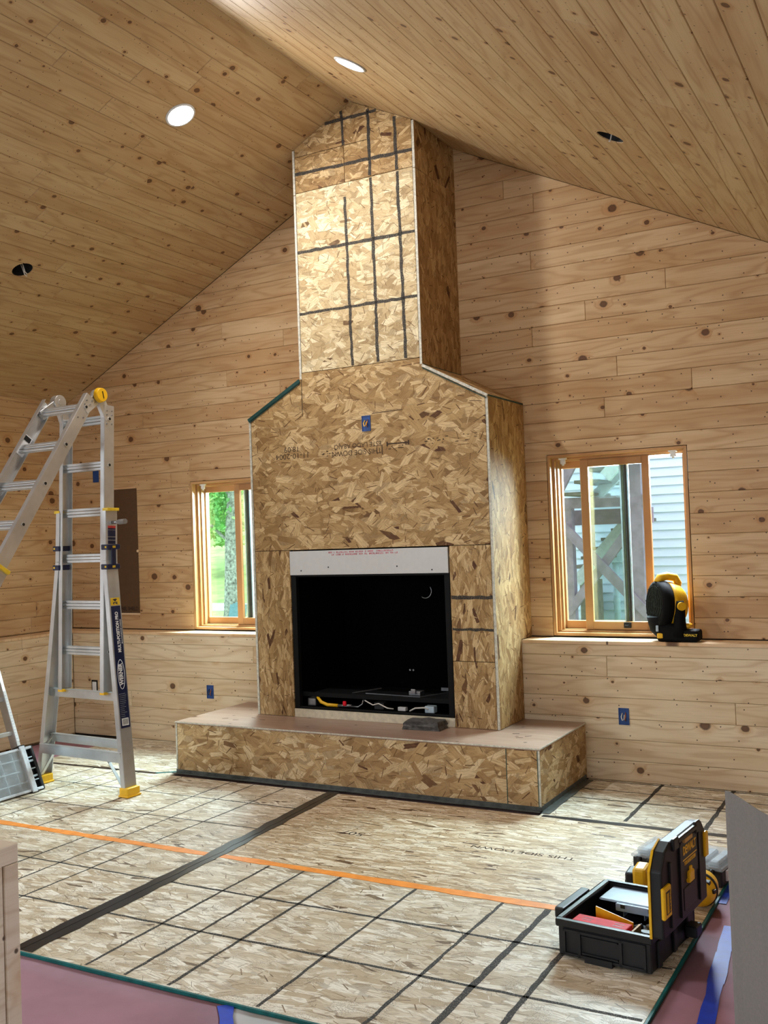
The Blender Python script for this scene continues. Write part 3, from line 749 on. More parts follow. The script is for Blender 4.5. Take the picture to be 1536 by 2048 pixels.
# ------------------------------------------------------------------ chimney breast
FP = empty('fireplace_surround', (CX, 0.28, HZ), 'tall strand board fireplace breast narrowing to a chimney at the ridge', 'fireplace')
F0 = frame((0, 0, 0), (1, 0, 0), (0, 0, 1)); PT = 0.012; e = 0.017
FBX0, FBX1, FBZ0, FBZ1 = 0.296, 1.450, 0.387, 1.414
def fpanel(poly, mat): return slab('osb_panel', poly, F0, PT, M[mat], FP, ch=0.001, gap=0.0018)
fpanel(rect(e, HZ, FBX0, 1.42), 'osb_strip')
fpanel(rect(FBX1, HZ, W - e, 0.729), 'osb_strip'); pr1 = fpanel(rect(FBX1, 0.729, W - e, 1.42), 'osb_strip')
mid = fpanel([(e, 1.42), (W - e, 1.42), (W - e, 2.304), (W - AC - e * .2, 2.53), (W - AC - e, 2.573), (AC + e, 2.573), (AC + e * .2, 2.53), (e, 2.304)], 'osb')
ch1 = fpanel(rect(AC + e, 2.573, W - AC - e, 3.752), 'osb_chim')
pA = fpanel(rect(AC + e, 3.752, 0.815, 3.99), 'osb_top'); pB = fpanel(rect(0.815, 3.752, 1.005, 3.99), 'osb_top')
pD = fpanel([(1.005, 3.752), (W - AC - e, 3.752), (W - AC - e, zc(W - AC - e)), (1.005, zc(1.005))], 'osb_top')
pC = fpanel([(AC + e, 3.99), (1.005, 3.99), (1.005, zc(1.005)), (CX, ZR), (AC + e, zc(AC + e))], 'osb_top')
def cline(p, x0, z0, x1, z1, wd, mat='marker', jit=0.003):
    vs, fs = wobble_strip(x0, z0, x1, z1, wd, 0.0006, jit, 0.035); mk('marker_line', to_frame(vs, F0), fs, M[mat], p)
cline(ch1, 0.81, 3.66, 0.825, 2.58, 0.019); cline(ch1, 1.004, 3.745, 1.011, 2.58, 0.021); cline(ch1, 1.192, 3.745, 1.209, 2.58, 0.021)
cline(ch1, AC + e, 3.362, W - AC - e, 3.352, 0.02); cline(ch1, AC + e, 2.957, W - AC - e, 2.952, 0.018)
cline(pA, AC + e, 3.876, 0.813, 3.868, 0.02); cline(pB, 0.815, 3.868, 1.003, 3.864, 0.02); cline(pD, 1.007, 3.864, W - AC - e, 3.858, 0.022); cline(pD, 1.187, 4.09, 1.192, 3.755, 0.021)
cline(pC, 0.803, 4.215, 0.814, 3.992, 0.019); cline(pC, 1.0, 4.18, 1.001, 3.76, 0.02); cline(pC, 0.68, 4.160, 1.004, 4.158, 0.02); cline(pD, 1.007, 4.158, 1.06, 4.157, 0.02)
cline(pr1, FBX1 + .005, 1.109, W - e, 1.108, 0.020); cline(pr1, FBX1 + .005, 0.919, W - e, 0.918, 0.016)
cline(mid, 0.434, 2.56, 0.434, 2.29, 0.004, 'gap', 0.0004); cline(mid, 0.955, 2.262, 1.17, 2.268, 0.004, 'stamp', 0.0006)
def bstamp(body, size, x, z, sx=1.0):
    text('ink_stamp', body, size, F0 @ Matrix.Translation((x, z, 0.0003)) @ Matrix.Rotation(PI, 4, 'Z'), M['stamp'], mid, 0.0002, sx=sx)['kind'] = 'stuff'
bstamp('18:09', 0.05, 0.34, 2.082, 1.1); bstamp('11-10-2004', 0.05, 0.345, 2.038, 1.15); bstamp('THIS SIDE DOWN', 0.046, 0.83, 2.028, 1.0); bstamp('ESTE LADO ABAJO', 0.042, 0.84, 2.072, 1.0)
g = G(); g.box(1.06, -0.0006, 2.058, 1.20, 0, 2.066); g.box(1.05, -0.0006, 2.048, 1.06, 0, 2.076); g.box(1.20, -0.0006, 2.048, 1.21, 0, 2.076); g.box(1.015, -0.0006, 2.0, 1.021, 0, 2.06); g.build('ink_ruler', M['stamp'], mid)
random.seed(5)
g = G()
for i in range(46):
    x = random.choice((random.uniform(1.3, 1.52), random.uniform(1.52, 1.66), random.uniform(0.52, 0.68), random.uniform(1.06, 1.2))); z = 2.035 + (x - .85) * 0.03 + random.choice((-0.012, 0.004, 0.02)) + random.uniform(-.004, .004)
    g.box(x, -0.0005, z, x + random.uniform(.006, .02), 0, z + random.uniform(.002, .006))
g.build('ink_print', M['stamp'], mid, kind='stuff')
# side panels (front edges show as pale strips)
def side(x, y1, z0, z1, sgn, mat, y0=0.0):
    fr = frame((x, 0, 0), (0, 1, 0), (0, 0, 1)) if sgn > 0 else frame((x, 0, 0), (0, -1, 0), (0, 0, 1))
    po = rect(y0, z0, y1, z1) if z0 > 1 else [(y0, z0 + .001), (YK - .002, z0 + .001), (YK - .002, ZL + .001), (y1, ZL + .001), (y1, z1), (y0, z1)]
    if sgn < 0: po = [(-p, q) for p, q in po]
    o = slab('side_panel', po, fr, e - 0.001, M[mat], FP, ch=0.0008, gap=0.001)
    q = G(); xa, xb = (x - e + .001, x - .0005) if sgn > 0 else (x + .0005, x + e - .001)
    q.box(xa, -0.0012, z0 + .002, xb, 0.003, z1 - .002); q.build('edge_strip', M['edge'], o)
    return o
side(W, YW, HZ, 2.300, 1, 'osb_side'); side(0, YW, HZ, 2.300, -1, 'osb_side')
side(W - AC, YW, 2.53, 3.742, 1, 'osb_side'); side(W - AC, YW, 3.742, zc(W - AC), 1, 'osb_side')
side(AC, YW, 2.53, 3.742, -1, 'osb_side'); side(AC, YW, 3.742, zc(AC), -1, 'osb_side')
for sg in (1, -1):
    xa, xb = (W - AC, W) if sg > 0 else (AC, 0.0)
    d = Vector((xb - xa, 0, 2.304 - 2.53)); L = d.length
    fr = frame((xa, 0, 2.532), (0, 1, 0) if sg < 0 else d.normalized(), d.normalized() if sg < 0 else (0, 1, 0))
    po = rect(0, 0, YW, L) if sg < 0 else rect(0, 0, L, YW)
    sh = slab('shoulder_board', po, fr, 0.014, M['osb_side'], FP, ch=0.0008); assert fr.col[2].z > 0
    q = G(); q.bar((xa, -0.004, 2.524), (xb, -0.004, 2.298), 0.01, 0.016 if sg > 0 else 0.022, (0, 0, 1)); q.build('edge_strip', M['edge'] if sg > 0 else M['teal_dark'], sh)
    q = G(); q.bar((xa, -0.0035, 2.508), (xb - sg * .01, -0.0035, 2.284), 0.006, 0.004, (0, 0, 1)); q.build('edge_line', M['teal_dark'], sh)
g = G(); g.bar((W + .001, 0.004, 2.300), (W + .001, YW - .01, 2.300), 0.004, 0.010); g.build('edge_line', M['teal_dark'], FP)
g = G(); g.bar((W - AC + .001, 0.004, 2.531), (W - AC + .001, YW - .01, 2.531), 0.004, 0.008); g.build('edge_line', M['teal_dark'], FP)
# framing lumber behind the skin so that the panels stand on something
g = G(); g.box(0.02, 0.02, HZ + .003, 0.28, 0.06, 2.28); g.box(1.47, 0.02, HZ + .003, 1.71, 0.06, 2.28); g.box(0.02, 0.02, 1.45, 1.71, 0.06, 2.28); g.box(AC + .03, 0.02, 2.3, W - AC - .03, 0.06, 4.0); g.build('framing', M['gap'], FP)

# hearth
HH = 0.382; HY = -0.387; HX0, HX1 = -HH, W + HH
HE = empty('hearth_platform', (CX, 0, 0), 'long low strand board hearth with plywood top under the fireplace', 'hearth')
FH = frame((0, HY, 0), (1, 0, 0), (0, 0, 1)); zt = HZ - 0.013
slab('osb_panel', rect(HX0 + .012, 0.003, 1.93, zt), FH, PT, M['osb_hearth'], HE, ch=0.0008, gap=0.0015)
slab('osb_panel', rect(1.93, 0.003, HX1 - .012, zt), FH, PT, M['osb_hearth'], HE, ch=0.0008, gap=0.0015)
for x, sg in ((HX1, 1), (HX0, -1)):
    fr = frame((x, 0, 0), (0, sg, 0), (0, 0, 1)); po = rect(HY, 0.003, YK, zt) if sg > 0 else rect(-YK, 0.003, -HY, zt)
    o = slab('side_panel', po, fr, PT, M['osb_hearth'], HE, ch=0.0008, gap=0.0015)
    q = G(); q.box(min(x, x - sg * .012) + .0005, HY - .0012, 0.006, max(x, x - sg * .012) - .0005, HY + .003, zt); q.build('edge_strip', M['edge'], o)
g = G(); g.box(1.9275, HY - .0008, 0.01, 1.9315, HY + .002, zt); g.build('seam', M['teal_dark'], HE)
g = G(); g.box(HX1 - .0165, HY - .0009, 0.01, HX1 - .012, HY + .002, zt); g.build('seam', M['teal_dark'], HE)
top = slab('plywood_top', rect(HX0 - .002, HY - .003, HX1 + .002, YK), frame((0, 0, HZ), (1, 0, 0), (0, 1, 0)), 0.013, M['ply'], HE, ch=0.001, back=True)
g = G(); g.box(HX0 - .003, HY - .0045, HZ - .008, HX1 + .003, HY - .003, HZ - .0005); g.box(HX1 + .002, HY - .003, HZ - .008, HX1 + .0035, YK, HZ - .0005); g.build('edge_strip', M['edge'], top)
g = G(); g.box(HX0, HY - .0035, 0.002, HX1 + .002, HY - .0012, 0.024); g.box(HX1 + .001, HY, 0.002, HX1 + .003, YK - .02, 0.028); g.build('foot_tape', M['tape_grey'], HE)
for (x, y, r) in ((-0.12, -0.20, 0.5), (0.05, -0.12, -0.3), (-0.02, -0.22, 0.2), (1.95, -0.1, 0.6), (0.15, -0.16, 0.0), (1.86, -0.06, 0.3), (1.92, -0.16, 0.3)):
    q = G(); m = rot_z(r, (x, y, HZ)); q.box(-0.02, -0.0015, 0.0001, 0.02, 0.0015, 0.001, m); q.build('scuff_mark', M['stamp'], top)

# ------------------------------------------------------------------ fireplace insert
FI = empty('fireplace_insert', (CX, 0.25, HZ), 'black gas fireplace insert with white header plate set in the breast', 'fireplace insert')
iz0, iz1, dp = FBZ0 + 0.004, 1.256, 0.46
g = G(); g.box(FBX0 + .05, dp, iz0, FBX1 - .05, dp + .01, iz1); g.build('back_wall', M['black_metal'], FI)
g = G(); g.add([(FBX0 + .02, .03, iz0), (FBX0 + .02, .03, iz1), (FBX0 + .13, dp, iz1), (FBX0 + .13, dp, iz0)], [[0, 1, 2, 3]]); g.build('side_wall', M['black_metal'], FI)
g = G(); g.add([(FBX1 - .02, .03, iz0), (FBX1 - .02, .03, iz1), (FBX1 - .13, dp, iz1), (FBX1 - .13, dp, iz0)], [[0, 1, 2, 3]]); g.build('side_wall', M['black_metal'], FI)
g = G(); g.box(FBX0 + .01, .03, iz1 - .002, FBX1 - .01, dp, iz1 + .006); g.build('top_plate', M['black_metal'], FI)
g = G(); g.box(FBX0 + .01, .015, iz0 - .004, FBX1 - .01, dp, iz0 + .004); g.build('bottom_plate', M['black_metal'], FI)
g = G()
g.box(FBX0 + .003, .004, iz0, FBX0 + .04, .04, iz1); g.box(FBX1 - .04, .004, iz0, FBX1 - .003, .04, iz1); g.box(FBX0 + .04, .006, iz1 - .012, FBX1 - .04, .04, iz1); g.box(FBX0 + .04, .006, iz0, FBX1 - .04, .02, iz0 + .012)
g.build('front_frame', M['black_frame'], FI, bevel=.002)
hd = G(); hd.box(FBX0 + .001, -0.004, 1.257, FBX1 - .006, 0.012, 1.413); hd = hd.build('header_plate', M['white'], FI, bevel=.0015)
for x, z in ((0.385, 1.285), (0.595, 1.305), (1.095, 1.303), (1.335, 1.278)):
    q = G(); q.cyl((x, -0.0046, z), (x, -0.002, z), 0.005, n=10); q.build('screw_hole', M['dark_hole'], hd)
random.seed(11)
g = G()      # two rows of small red print
for row, (x0, x1, z) in enumerate(((0.60, 1.07, 1.396), (0.615, 1.10, 1.381))):
    x = x0
    while x < x1:
        wl = random.uniform(0.006, 0.010); k = random.randint(0, 4)
        if random.random() < 0.9:
            zz = z + (x - .85) * 0.008; h = 0.0095
            g.box(x, -0.0048, zz, x + .0022, -0.0038, zz + h)
            if k % 2: g.box(x + wl - .003, -0.0048, zz, x + wl - .0008, -0.0038, zz + h)
            for s_ in ((0,), (h - .0022,), (0, h - .0022), (h / 2,), (0, h / 2, h - .002))[k]: g.box(x, -0.0048, zz + s_, x + wl - .001, -0.0038, zz + s_ + .0022)
        x += wl + 0.0016 + (0.012 if random.random() < 0.1 else 0)
g.build('red_print', M['red_ink'], hd)
g = G(); g.box(FBX0, 0.0005, HZ + .001, FBX1, 0.011, FBZ0); g.build('base_strip', M['drywall'], FI)
# burner deck and works
g = G(); g.box(FBX0 + .09, .09, 0.475, FBX1 - .09, dp - .03, 0.483); g.box(FBX0 + .03, .05, 0.462, FBX1 - .03, .062, 0.49); g.build('burner_deck', M['black_frame'], FI, bevel=.001)
g = G(); g.bar((0.78, 0.10, 0.492), (1.17, 0.10, 0.486), 0.006, 0.006); g.bar((1.17, 0.10, 0.488), (1.36, 0.33, 0.5), 0.006, 0.006); g.bar((0.68, 0.10, 0.49), (0.80, 0.27, 0.5), 0.006, 0.006); g.bar((1.20, 0.34, 0.5), (1.36, 0.34, 0.5), 0.004, 0.02); g.build('burner_rail', M['steel'], FI)
g = G(); g.box(1.08, .12, 0.49, 1.16, .18, 0.515); g.box(1.10, .11, 0.50, 1.13, .12, 0.53); g.build('pilot_bracket', M['steel'], FI, bevel=.001)
g = G(); g.tube([(0.44, .06, 0.46), (0.47, .05, 0.43), (0.52, .045, 0.415), (0.60, .05, 0.412)], 0.011); g.build('gas_hose', M['yellow'], FI)
g = G(); g.cyl((0.60, .05, 0.412), (0.70, .055, 0.415), 0.010, n=10); g.build('gas_fitting', M['steel'], FI)
g = G(); g.box(0.645, .03, 0.415, 0.668, .045, 0.445); g.build('gas_valve_handle', M['red'], FI, bevel=.003)
g = G(); g.tube([(0.68, .05, 0.412), (0.75, .05, 0.412), (0.78, .05, 0.43), (0.785, .06, 0.46)], 0.005); g.build('supply_tube', M['steel'], FI)
g = G(); g.tube([(0.80, .05, 0.455), (0.86, .045, 0.43), (0.90, .05, 0.44), (0.96, .05, 0.415), (1.0, .06, 0.41)], 0.004); g.build('wire', M['wire_w'], FI)
g = G(); g.tube([(1.12, .05, 0.405), (1.16, .045, 0.425), (1.22, .05, 0.43), (1.25, .06, 0.42)], 0.005); g.build('wire', M['wire_w'], FI)
g = G(); g.box(0.86, .06, 0.40, 0.93, .12, 0.445); g.build('gas_valve', M['blackp'], FI, bevel=.003)
g = G(); g.box(1.035, .05, 0.402, 1.09, .08, 0.425); g.build('label_plate', M['white'], FI, bevel=.002)
g = G(); g.box(1.22, .055, 0.398, 1.285, .10, 0.44); g.build('control_module', M['util'], FI, bevel=.003)
g = G(); g.box(0.36, .06, 0.40, 0.42, .12, 0.45); g.build('junction_box', M['steel'], FI, bevel=.003)
g = G(); g.tube([(1.13 + .045 * math.cos(t), .30, 1.13 + .045 * math.sin(t)) for t in [(-2.2 + i * .22) for i in range(14)]], 0.003, 6); g.build('vent_ring', M['steel'], FI)
g = G(); g.cyl((0.925, .44, 0.60), (0.925, .455, 0.60), 0.006, n=8); g.cyl((0.95, .44, 0.60), (0.95, .455, 0.60), 0.006, n=8); g.build('rivets', M['steel'], FI)

# stone sample on hearth
bm = bmesh.new(); bmesh.ops.create_cube(bm, size=1)
for v in bm.verts: v.co = Vector((v.co.x * 0.245, v.co.y * 0.13, v.co.z * 0.052)); v.co.x *= (0.9 if v.co.z > 0 else 1.0)
bmesh.ops.subdivide_edges(bm, edges=bm.edges[:], cuts=3, use_grid_fill=True); random.seed(3)
for v in bm.verts:
    f_ = 0.006 if v.co.z > -0.02 else 0.0
    ed = max(0, abs(v.co.x) / 0.122 - 0.7) * 0.02
    v.co += Vector((random.uniform(-1, 1) * f_ * 1.2, random.uniform(-1, 1) * f_, random.uniform(-1, .6) * f_)); v.co.z -= ed if v.co.z > 0 else 0
me = bpy.data.meshes.new('stone_sample'); bm.to_mesh(me); bm.free(); me.materials.append(M['stone'])
o = bpy.data.objects.new('stone_sample', me); link(o, None, rot_z(0.05, (1.29, -0.085, HZ + 0.027))); tag(o, 'dark grey rough stone block lying on the hearth', 'stone')

# ------------------------------------------------------------------ electrical boxes
def ebox(x, y, z, label, wire, wmat='wire_w', white=False):
    root = empty('electrical_box', (x, y, z), label, 'electrical box')
    wv, hv, t = 0.031, 0.049, 0.004
    m = Matrix.Translation((x, y, z)); g = G()
    g.box(-wv, -.004, -hv, -wv + t, .0005, hv, m); g.box(wv - t, -.004, -hv, wv, .0005, hv, m); g.box(-wv + t, -.004, -hv, wv - t, .0005, -hv + t, m); g.box(-wv + t, -.004, hv - t, wv - t, .0005, hv, m); g.box(-wv + t, -.0010, -hv + t, wv - t, .0, hv - t, m)
    g.build('box', M['blue_box' if not white else 'dark_hole'], root)
    if white:
        q = G(); q.box(-.021, -.010, -.036, .021, -.0012, .036, m); d = q.build('switch_body', M['white_p'], root, bevel=.003)
    elif wire:
        q = G(); q.tube([m @ Vector(p) for p in ((-.008, -.001, .02), (-.012, -.016, .0), (-.004, -.022, -.02), (.004, -.016, -.015), (.004, -.004, .01))], 0.003); q.build('wire', M[wmat], root)
        q = G(); q.tube([m @ Vector(p) for p in ((.010, -.001, .024), (.014, -.014, .004), (.010, -.018, -.014), (.012, -.006, -.026))], 0.0025); q.build('wire', M['wire_c'], root)
    return root
ebox(2.360, YK, 0.381, 'blue electrical box with wires on the lower wall right of the hearth', True)
ebox(-0.722, YK, 0.390, 'blue electrical box on the lower wall left of the hearth', True, 'blackp')
ebox(-1.884, YK, 0.384, 'black framed white switch box low behind the ladder', False, white=True)
ebox(-1.985, YW, 2.066, 'blue electrical box high on the wall behind the ladder', False)
ebox(0.911, 0.0, 2.203, 'blue electrical box high on the fireplace breast', True, 'yellow')

# brown cardboard on the wall
CB = empty('wall_cardboard', (-1.70, YW, 0.94), 'tall brown cardboard cover on the back wall behind the ladder', 'cardboard')
g = G(); g.box(-1.86, YW - .006, 0.952, -1.549, YW - .001, 1.945); g.build('sheet', M['brown_card'], CB)
g = G(); g.box(-1.86, YW - .008, 1.945, -1.552, YW - .0005, 1.957); g.build('top_edge', M['ledge'], CB); g = G(); g.box(-1.86, YW - .008, 0.938, -1.545, YW - .0005, 0.952); g.build('bottom_edge', M['ledge'], CB)
text('printed_word', 'PANEL SHIELD', 0.042, frame((-1.672, YW - .0064, 0.985), (1, 0, 0), (0, 0, 1)), M['brown_ink'], CB, 0.0002, 0.001, sx=0.82)
for i in range(26):
    z = 1.16 + i * 0.02
    q = G(); q.box(-1.85, YW - .0066, z, -1.585 + (0.02 if i < 20 else 0), YW - .006, z + .004); q.build('corrugation', M['brown_card'], CB)
q = G(); q.box(-1.80, YW - .0066, 0.955, -1.63, YW - .006, 0.959); q.build('printed_line', M['brown_ink'], CB)
for sz in (0.0,):
    q = G(); q.cyl((-1.552, YW - .007, 1.445), (-1.552, YW - .001, 1.445), 0.011, n=12); q.build('tear', M['ledge'], CB)

# ------------------------------------------------------------------ ladder
yaw = math.atan2(-.04, .671); LO = Vector((-.638, -.938, 0)); LU = Vector((math.cos(yaw), math.sin(yaw), 0)); LN = Vector((-math.sin(yaw), math.cos(yaw), 0))
def LP(u, n, z): return LO + LU * u + LN * n + Vector((0, 0, z))
LD = empty('folding_ladder', LO, 'aluminium multi position ladder standing open left of the hearth', 'ladder')
def rail(name, P, Q, w_, d_, mat=None, lip=0.004, open_side=1):
    """C-channel rail from P to Q; w_ across (LU), d_ deep; flanges on one side"""
    P = Vector(P); Q = Vector(Q); d = (Q - P).normalized(); L = (Q - P).length
    a = (LU - d * LU.dot(d)).normalized(); b = d.cross(a)
    m = Matrix(((a.x, b.x, d.x, P.x), (a.y, b.y, d.y, P.y), (a.z, b.z, d.z, P.z), (0, 0, 0, 1)))
    g = G(); s_ = open_side
    g.box(-.002 if s_ > 0 else -.002, -d_ / 2, 0, .002, d_ / 2, L, m)
    for yy in (-1, 1):
        x0, x1 = (0, w_ * s_) if s_ > 0 else (w_ * s_, 0)
        g.box(x0, yy * d_ / 2 - .0025, 0, x1, yy * d_ / 2 + .0025, L, m)
    return g.build(name, mat or M['alu'], LD, bevel=0.0008), m, L
def lean(z): return 0.04 * z
# rear section, inner rails (web faces outward; channel opens inwards)
for sg in (-1, 1):
    r_, m, L = rail('inner_rail', LP(sg * .205, lean(.60), .60), LP(sg * .205, lean(2.36), 2.36), 0.032, 0.076, open_side=-sg)
    for z in (0.3 * k + 0.28 for k in range(6)):
        pass
    q = G(); q.box(-.0035, -.04, -0.012, .034 if sg < 0 else .0035, .04, 0.004, m) if sg < 0 else q.box(-.034, -.04, -0.012, .0035, .04, 0.004, m); q.build('end_cap', M['yellow'], LD)
    for z in (2.276, 1.99, 1.705, 1.42, 1.13, 0.847):
        q = G(); c = LP(sg * .2075, lean(z), z); q.cyl(c - LU * .004, c + LU * .004, 0.013, n=14); q.build('rung_socket', M['alu_b'], LD)
        q = G(); q.cyl(c - LU * .0045, c + LU * .0045, 0.009, n=14); q.build('lock_hole', M['dark_hole'], LD)
    for dz in (2.30, 2.325, 2.245):
        for nn in (-.02, .02):
            q = G(); c = LP(sg * .2075, lean(dz) + nn, dz); q.cyl(c - LU * .003, c + LU * .004, 0.0045, n=8); q.build('rivet', M['steel'], LD)
def rung(z, u, nrm, pos, mat='alu_b', hgt=0.055):
    q = G(); P, Q = pos(-u, z), pos(u, z)
    for k in (-1, 0, 1):
        q.bar(P + Vector((0, 0, k * hgt * .34)), Q + Vector((0, 0, k * hgt * .34)), 0.030 - abs(k) * .006, hgt * .30, (0, 0, 1))
    q.build('rung', M[mat], LD, bevel=.002)
rear = lambda u, z: LP(u, lean(z), z)
for z in (2.276, 1.99, 1.705, 1.42, 1.13, 0.847): rung(z, .20, None, rear)
# rear outer section: straight top, flared legs
for sg in (-1, 1):
    pts = [(.226, 1.71), (.230, 1.40), (.300, 0.80), (.400, 0.03)]
    for (u0, z0), (u1, z1) in zip(pts[:-1], pts[1:]):
        rail('outer_rail', LP(sg * u1, lean(z1), z1), LP(sg * u0, lean(z0), z0), 0.034, 0.088, open_side=-sg)
    q = G(); c = LP(sg * .402, 0, 0)
    m = Matrix(((LU.x, LN.x, 0, c.x), (LU.y, LN.y, 0, c.y), (0, 0, 1, 0), (0, 0, 0, 1)))
    q.prism([(-.036, -.05), (.036, -.05), (.036, .05), (-.036, .05)], m @ Matrix.Translation((-sg * .012, 0, .056)), .055); q.prism([(-.042, -.056), (.042, -.056), (.042, .056), (-.042, .056)], m @ Matrix.Translation((-sg * .012, 0, .014)), .013)
    q.build('foot', M['yellow'], LD, bevel=.006, seg=2)
    q = G(); q.bar(LP(sg * .372, -.03, .05), LP(sg * .25, -.03, .20), 0.004, 0.022, LN); q.build('leg_brace', M['alu'], LD)
    # yellow collar and blue lock bracket
    q = G(); c = LP(sg * .222, lean(1.715), 1.715); mm = Matrix(((LU.x, LN.x, 0, c.x), (LU.y, LN.y, 0, c.y), (0, 0, 1, c.z), (0, 0, 0, 1))); q.box(-.024, -.047, -.009, .024, .047, .009, mm); q.build('collar', M['yellow_lbl'], LD, bevel=.002)
    for z in (1.485, 1.365):
        q = G(); c = LP(sg * .221, lean(z), z); mm = Matrix(((LU.x, LN.x, 0, c.x), (LU.y, LN.y, 0, c.y), (0, 0, 1, c.z), (0, 0, 0, 1)))
        q.box(-.030, -.052, -.016, .030, .052, .016, mm); q.build('lock_bracket', M['navy'], LD, bevel=.004)
        q = G(); q.box(.006 if sg > 0 else -.02, -.0535, -.006, .02 if sg > 0 else -.006, -.050, .006, mm); q.build('bracket_rivet', M['yellow_lbl'], LD, bevel=.001)
        q = G(); q.box(.0285 if sg > 0 else -.0315, -.012, -.007, .0315 if sg > 0 else -.0285, .012, .007, mm); q.build('bracket_rivet', M['yellow_lbl'], LD, bevel=.001)
    q = G(); q.bar(LP(sg * .248, lean(1.43), 1.365), LP(sg * .248, lean(1.43), 1.485), 0.008, 0.036, LN); q.build('lock_lever', M['navy'], LD, bevel=.003)
# bottom steps of the outer section
for z, u, n_, h_ in ((0.577, .325, 0, .05), (0.285, .352, 0.035, .05), (0.228, .362, -.042, .06)):
    q = G(); q.bar(LP(-u, lean(z) + n_, z), LP(u, lean(z) + n_, z), 0.012, h_, (0, 0, 1)); q.bar(LP(-u, lean(z) + n_, z + h_ / 2), LP(u, lean(z) + n_, z + h_ / 2), 0.03, 0.005, (0, 0, 1)); q.build('step', M['alu_b'], LD, bevel=.001)
q = G(); q.bar(LP(-.34, -.03, 0.24), LP(-.33, .05, 0.31), 0.004, 0.02, LU); q.build('leg_brace', M['alu'], LD)
# pin handle
q = G(); q.cyl(LP(.235, lean(1.64), 1.635), LP(.30, lean(1.64) - .01, 1.635), 0.011, n=12); q.build('lock_pin', M['steel'], LD)
q = G(); q.cyl(LP(.305, lean(1.64) - .01, 1.635), LP(.37, lean(1.64) - .02, 1.637), 0.016, n=12); q.build('pin_grip', M['grey_card'], LD)
# front section leaning towards the camera
HZ_, HN = 2.40, lean(2.40)
def FS(u, s_):    # s_ metres down the slope
    return LP(u, -0.045 - s_ * 0.557, HZ_ - s_ * 0.8305)
for sg in (-1, 1):
    r_, m, L = rail('front_rail', FS(sg * .205, 2.02), FS(sg * .205, 0.0), 0.032, 0.076, open_side=-sg)
    pts = [(.226, 1.22), (.230, 1.5), (.300, 2.1), (.400, 2.84)]
    for (u0, s0), (u1, s1) in zip(pts[:-1], pts[1:]): rail('outer_rail', FS(sg * u1, s1), FS(sg * u0, s0), 0.034, 0.088, open_side=-sg)
    q = G(); c = FS(sg * .39, 2.845); q.box(c.x - .05, c.y - .05, 0.001, c.x + .05, c.y + .05, 0.06); q.build('foot', M['yellow'], LD, bevel=.006)
    q = G(); c = FS(sg * .222, 1.22); q.bar(c - (FS(0, 1) - FS(0, 0)) * .01, c + (FS(0, 1) - FS(0, 0)) * .01, 0.05, 0.095, LN); q.build('collar', M['yellow_lbl'], LD, bevel=.002)
    for k in range(7):
        s_ = 0.08 + k * 0.283
        c = FS(sg * .2075, s_); q = G(); q.cyl(c - LU * .004, c + LU * .004, 0.013, n=14); q.build('rung_socket', M['alu_b'], LD)
        q = G(); q.cyl(c - LU * .0045, c + LU * .0045, 0.009, n=14); q.build('lock_hole', M['dark_hole'], LD)
    for s_ in (0.03, 0.06, 0.16):
        for k in (-.02, .02):
            c = FS(sg * .2075, s_) + LN * k; q = G(); q.cyl(c - LU * .003, c + LU * .004, 0.0045, n=8); q.build('rivet', M['steel'], LD)
    # hinge
    q = G(); c = LP(sg * .185, .028, 2.412); q.cyl(c - LU * .022, c + LU * .024, 0.046, n=24); q.cyl(c - LU * .026, c + LU * .028, 0.02, n=12); q.build('hinge', M['alu'], LD, bevel=.002)
    q = G(); q.bar(LP(sg * .185, .03, 2.41), LP(sg * .195, lean(2.27), 2.27), 0.028, 0.064, LN); q.bar(LP(sg * .185, .03, 2.41), FS(sg * .195, .1), 0.028, 0.064, LN); q.build('hinge_arm', M['alu'], LD, bevel=.002)
    if sg > 0:
        q = G(); c = LP(.207, .015, 2.415); q.cyl(c, c + LU * .03, 0.047, 0.042, n=24); q.build('hinge_knob', M['yellow'], LD, bevel=.003)
        q = G(); q.bar(c + LU * .0305 + Vector((0, 0, .022)), c + LU * .0305 + LN * .01 + Vector((0, 0, -.022)), 0.004, 0.006, LU); q.build('knob_slot', M['dark_hole'], LD)
for k in range(7):
    q = G(); P, Q = FS(-.2, .08 + k * .283), FS(.2, .08 + k * .283); ax = (FS(0, 1) - FS(0, 0)).normalized()
    for j in (-1, 0, 1): q.bar(P + ax * j * .019, Q + ax * j * .019, 0.030 - abs(j) * .006, .017, ax)
    q.build('rung', M['alu_b'], LD, bevel=.002)
for z, s_ in ((0, 2.45), (0, 2.75)):
    q = G(); q.bar(FS(-.36, s_), FS(.36, s_), 0.03, 0.05, (0, 0, 1)); q.build('step', M['alu_b'], LD, bevel=.002)
# stickers: right rear leg (facing the camera) runs from (u .232, z 1.40) to (.40, .03)
def legpt(z):
    if z > 0.8: t_ = (1.40 - z) / .6; return .230 + .07 * t_
    return .300 + .1 * (0.8 - z) / 0.77
def sticker(name, za, zb, nlo, nhi, mat, off=0.0032, sec=None):
    A = LP(legpt(za) + off, lean(za), za); B = LP(legpt(zb) + off, lean(zb), zb)
    q = G(); P = [A + LN * nlo, B + LN * nlo, B + LN * nhi, A + LN * nhi]
    q.add(P + [p - LU * .002 for p in P], [[0, 1, 2, 3], [7, 6, 5, 4], [0, 4, 5, 1], [1, 5, 6, 2], [2, 6, 7, 3], [3, 7, 4, 0]]); return q.build(name, mat, LD)
sticker('size_label', 1.175, 1.13, -.036, .036, M['yellow_lbl'])
st = sticker('label', 1.125, 0.80, -.036, .036, M['navy']); st2 = sticker('label', 0.80, 0.40, -.036, .036, M['navy'])
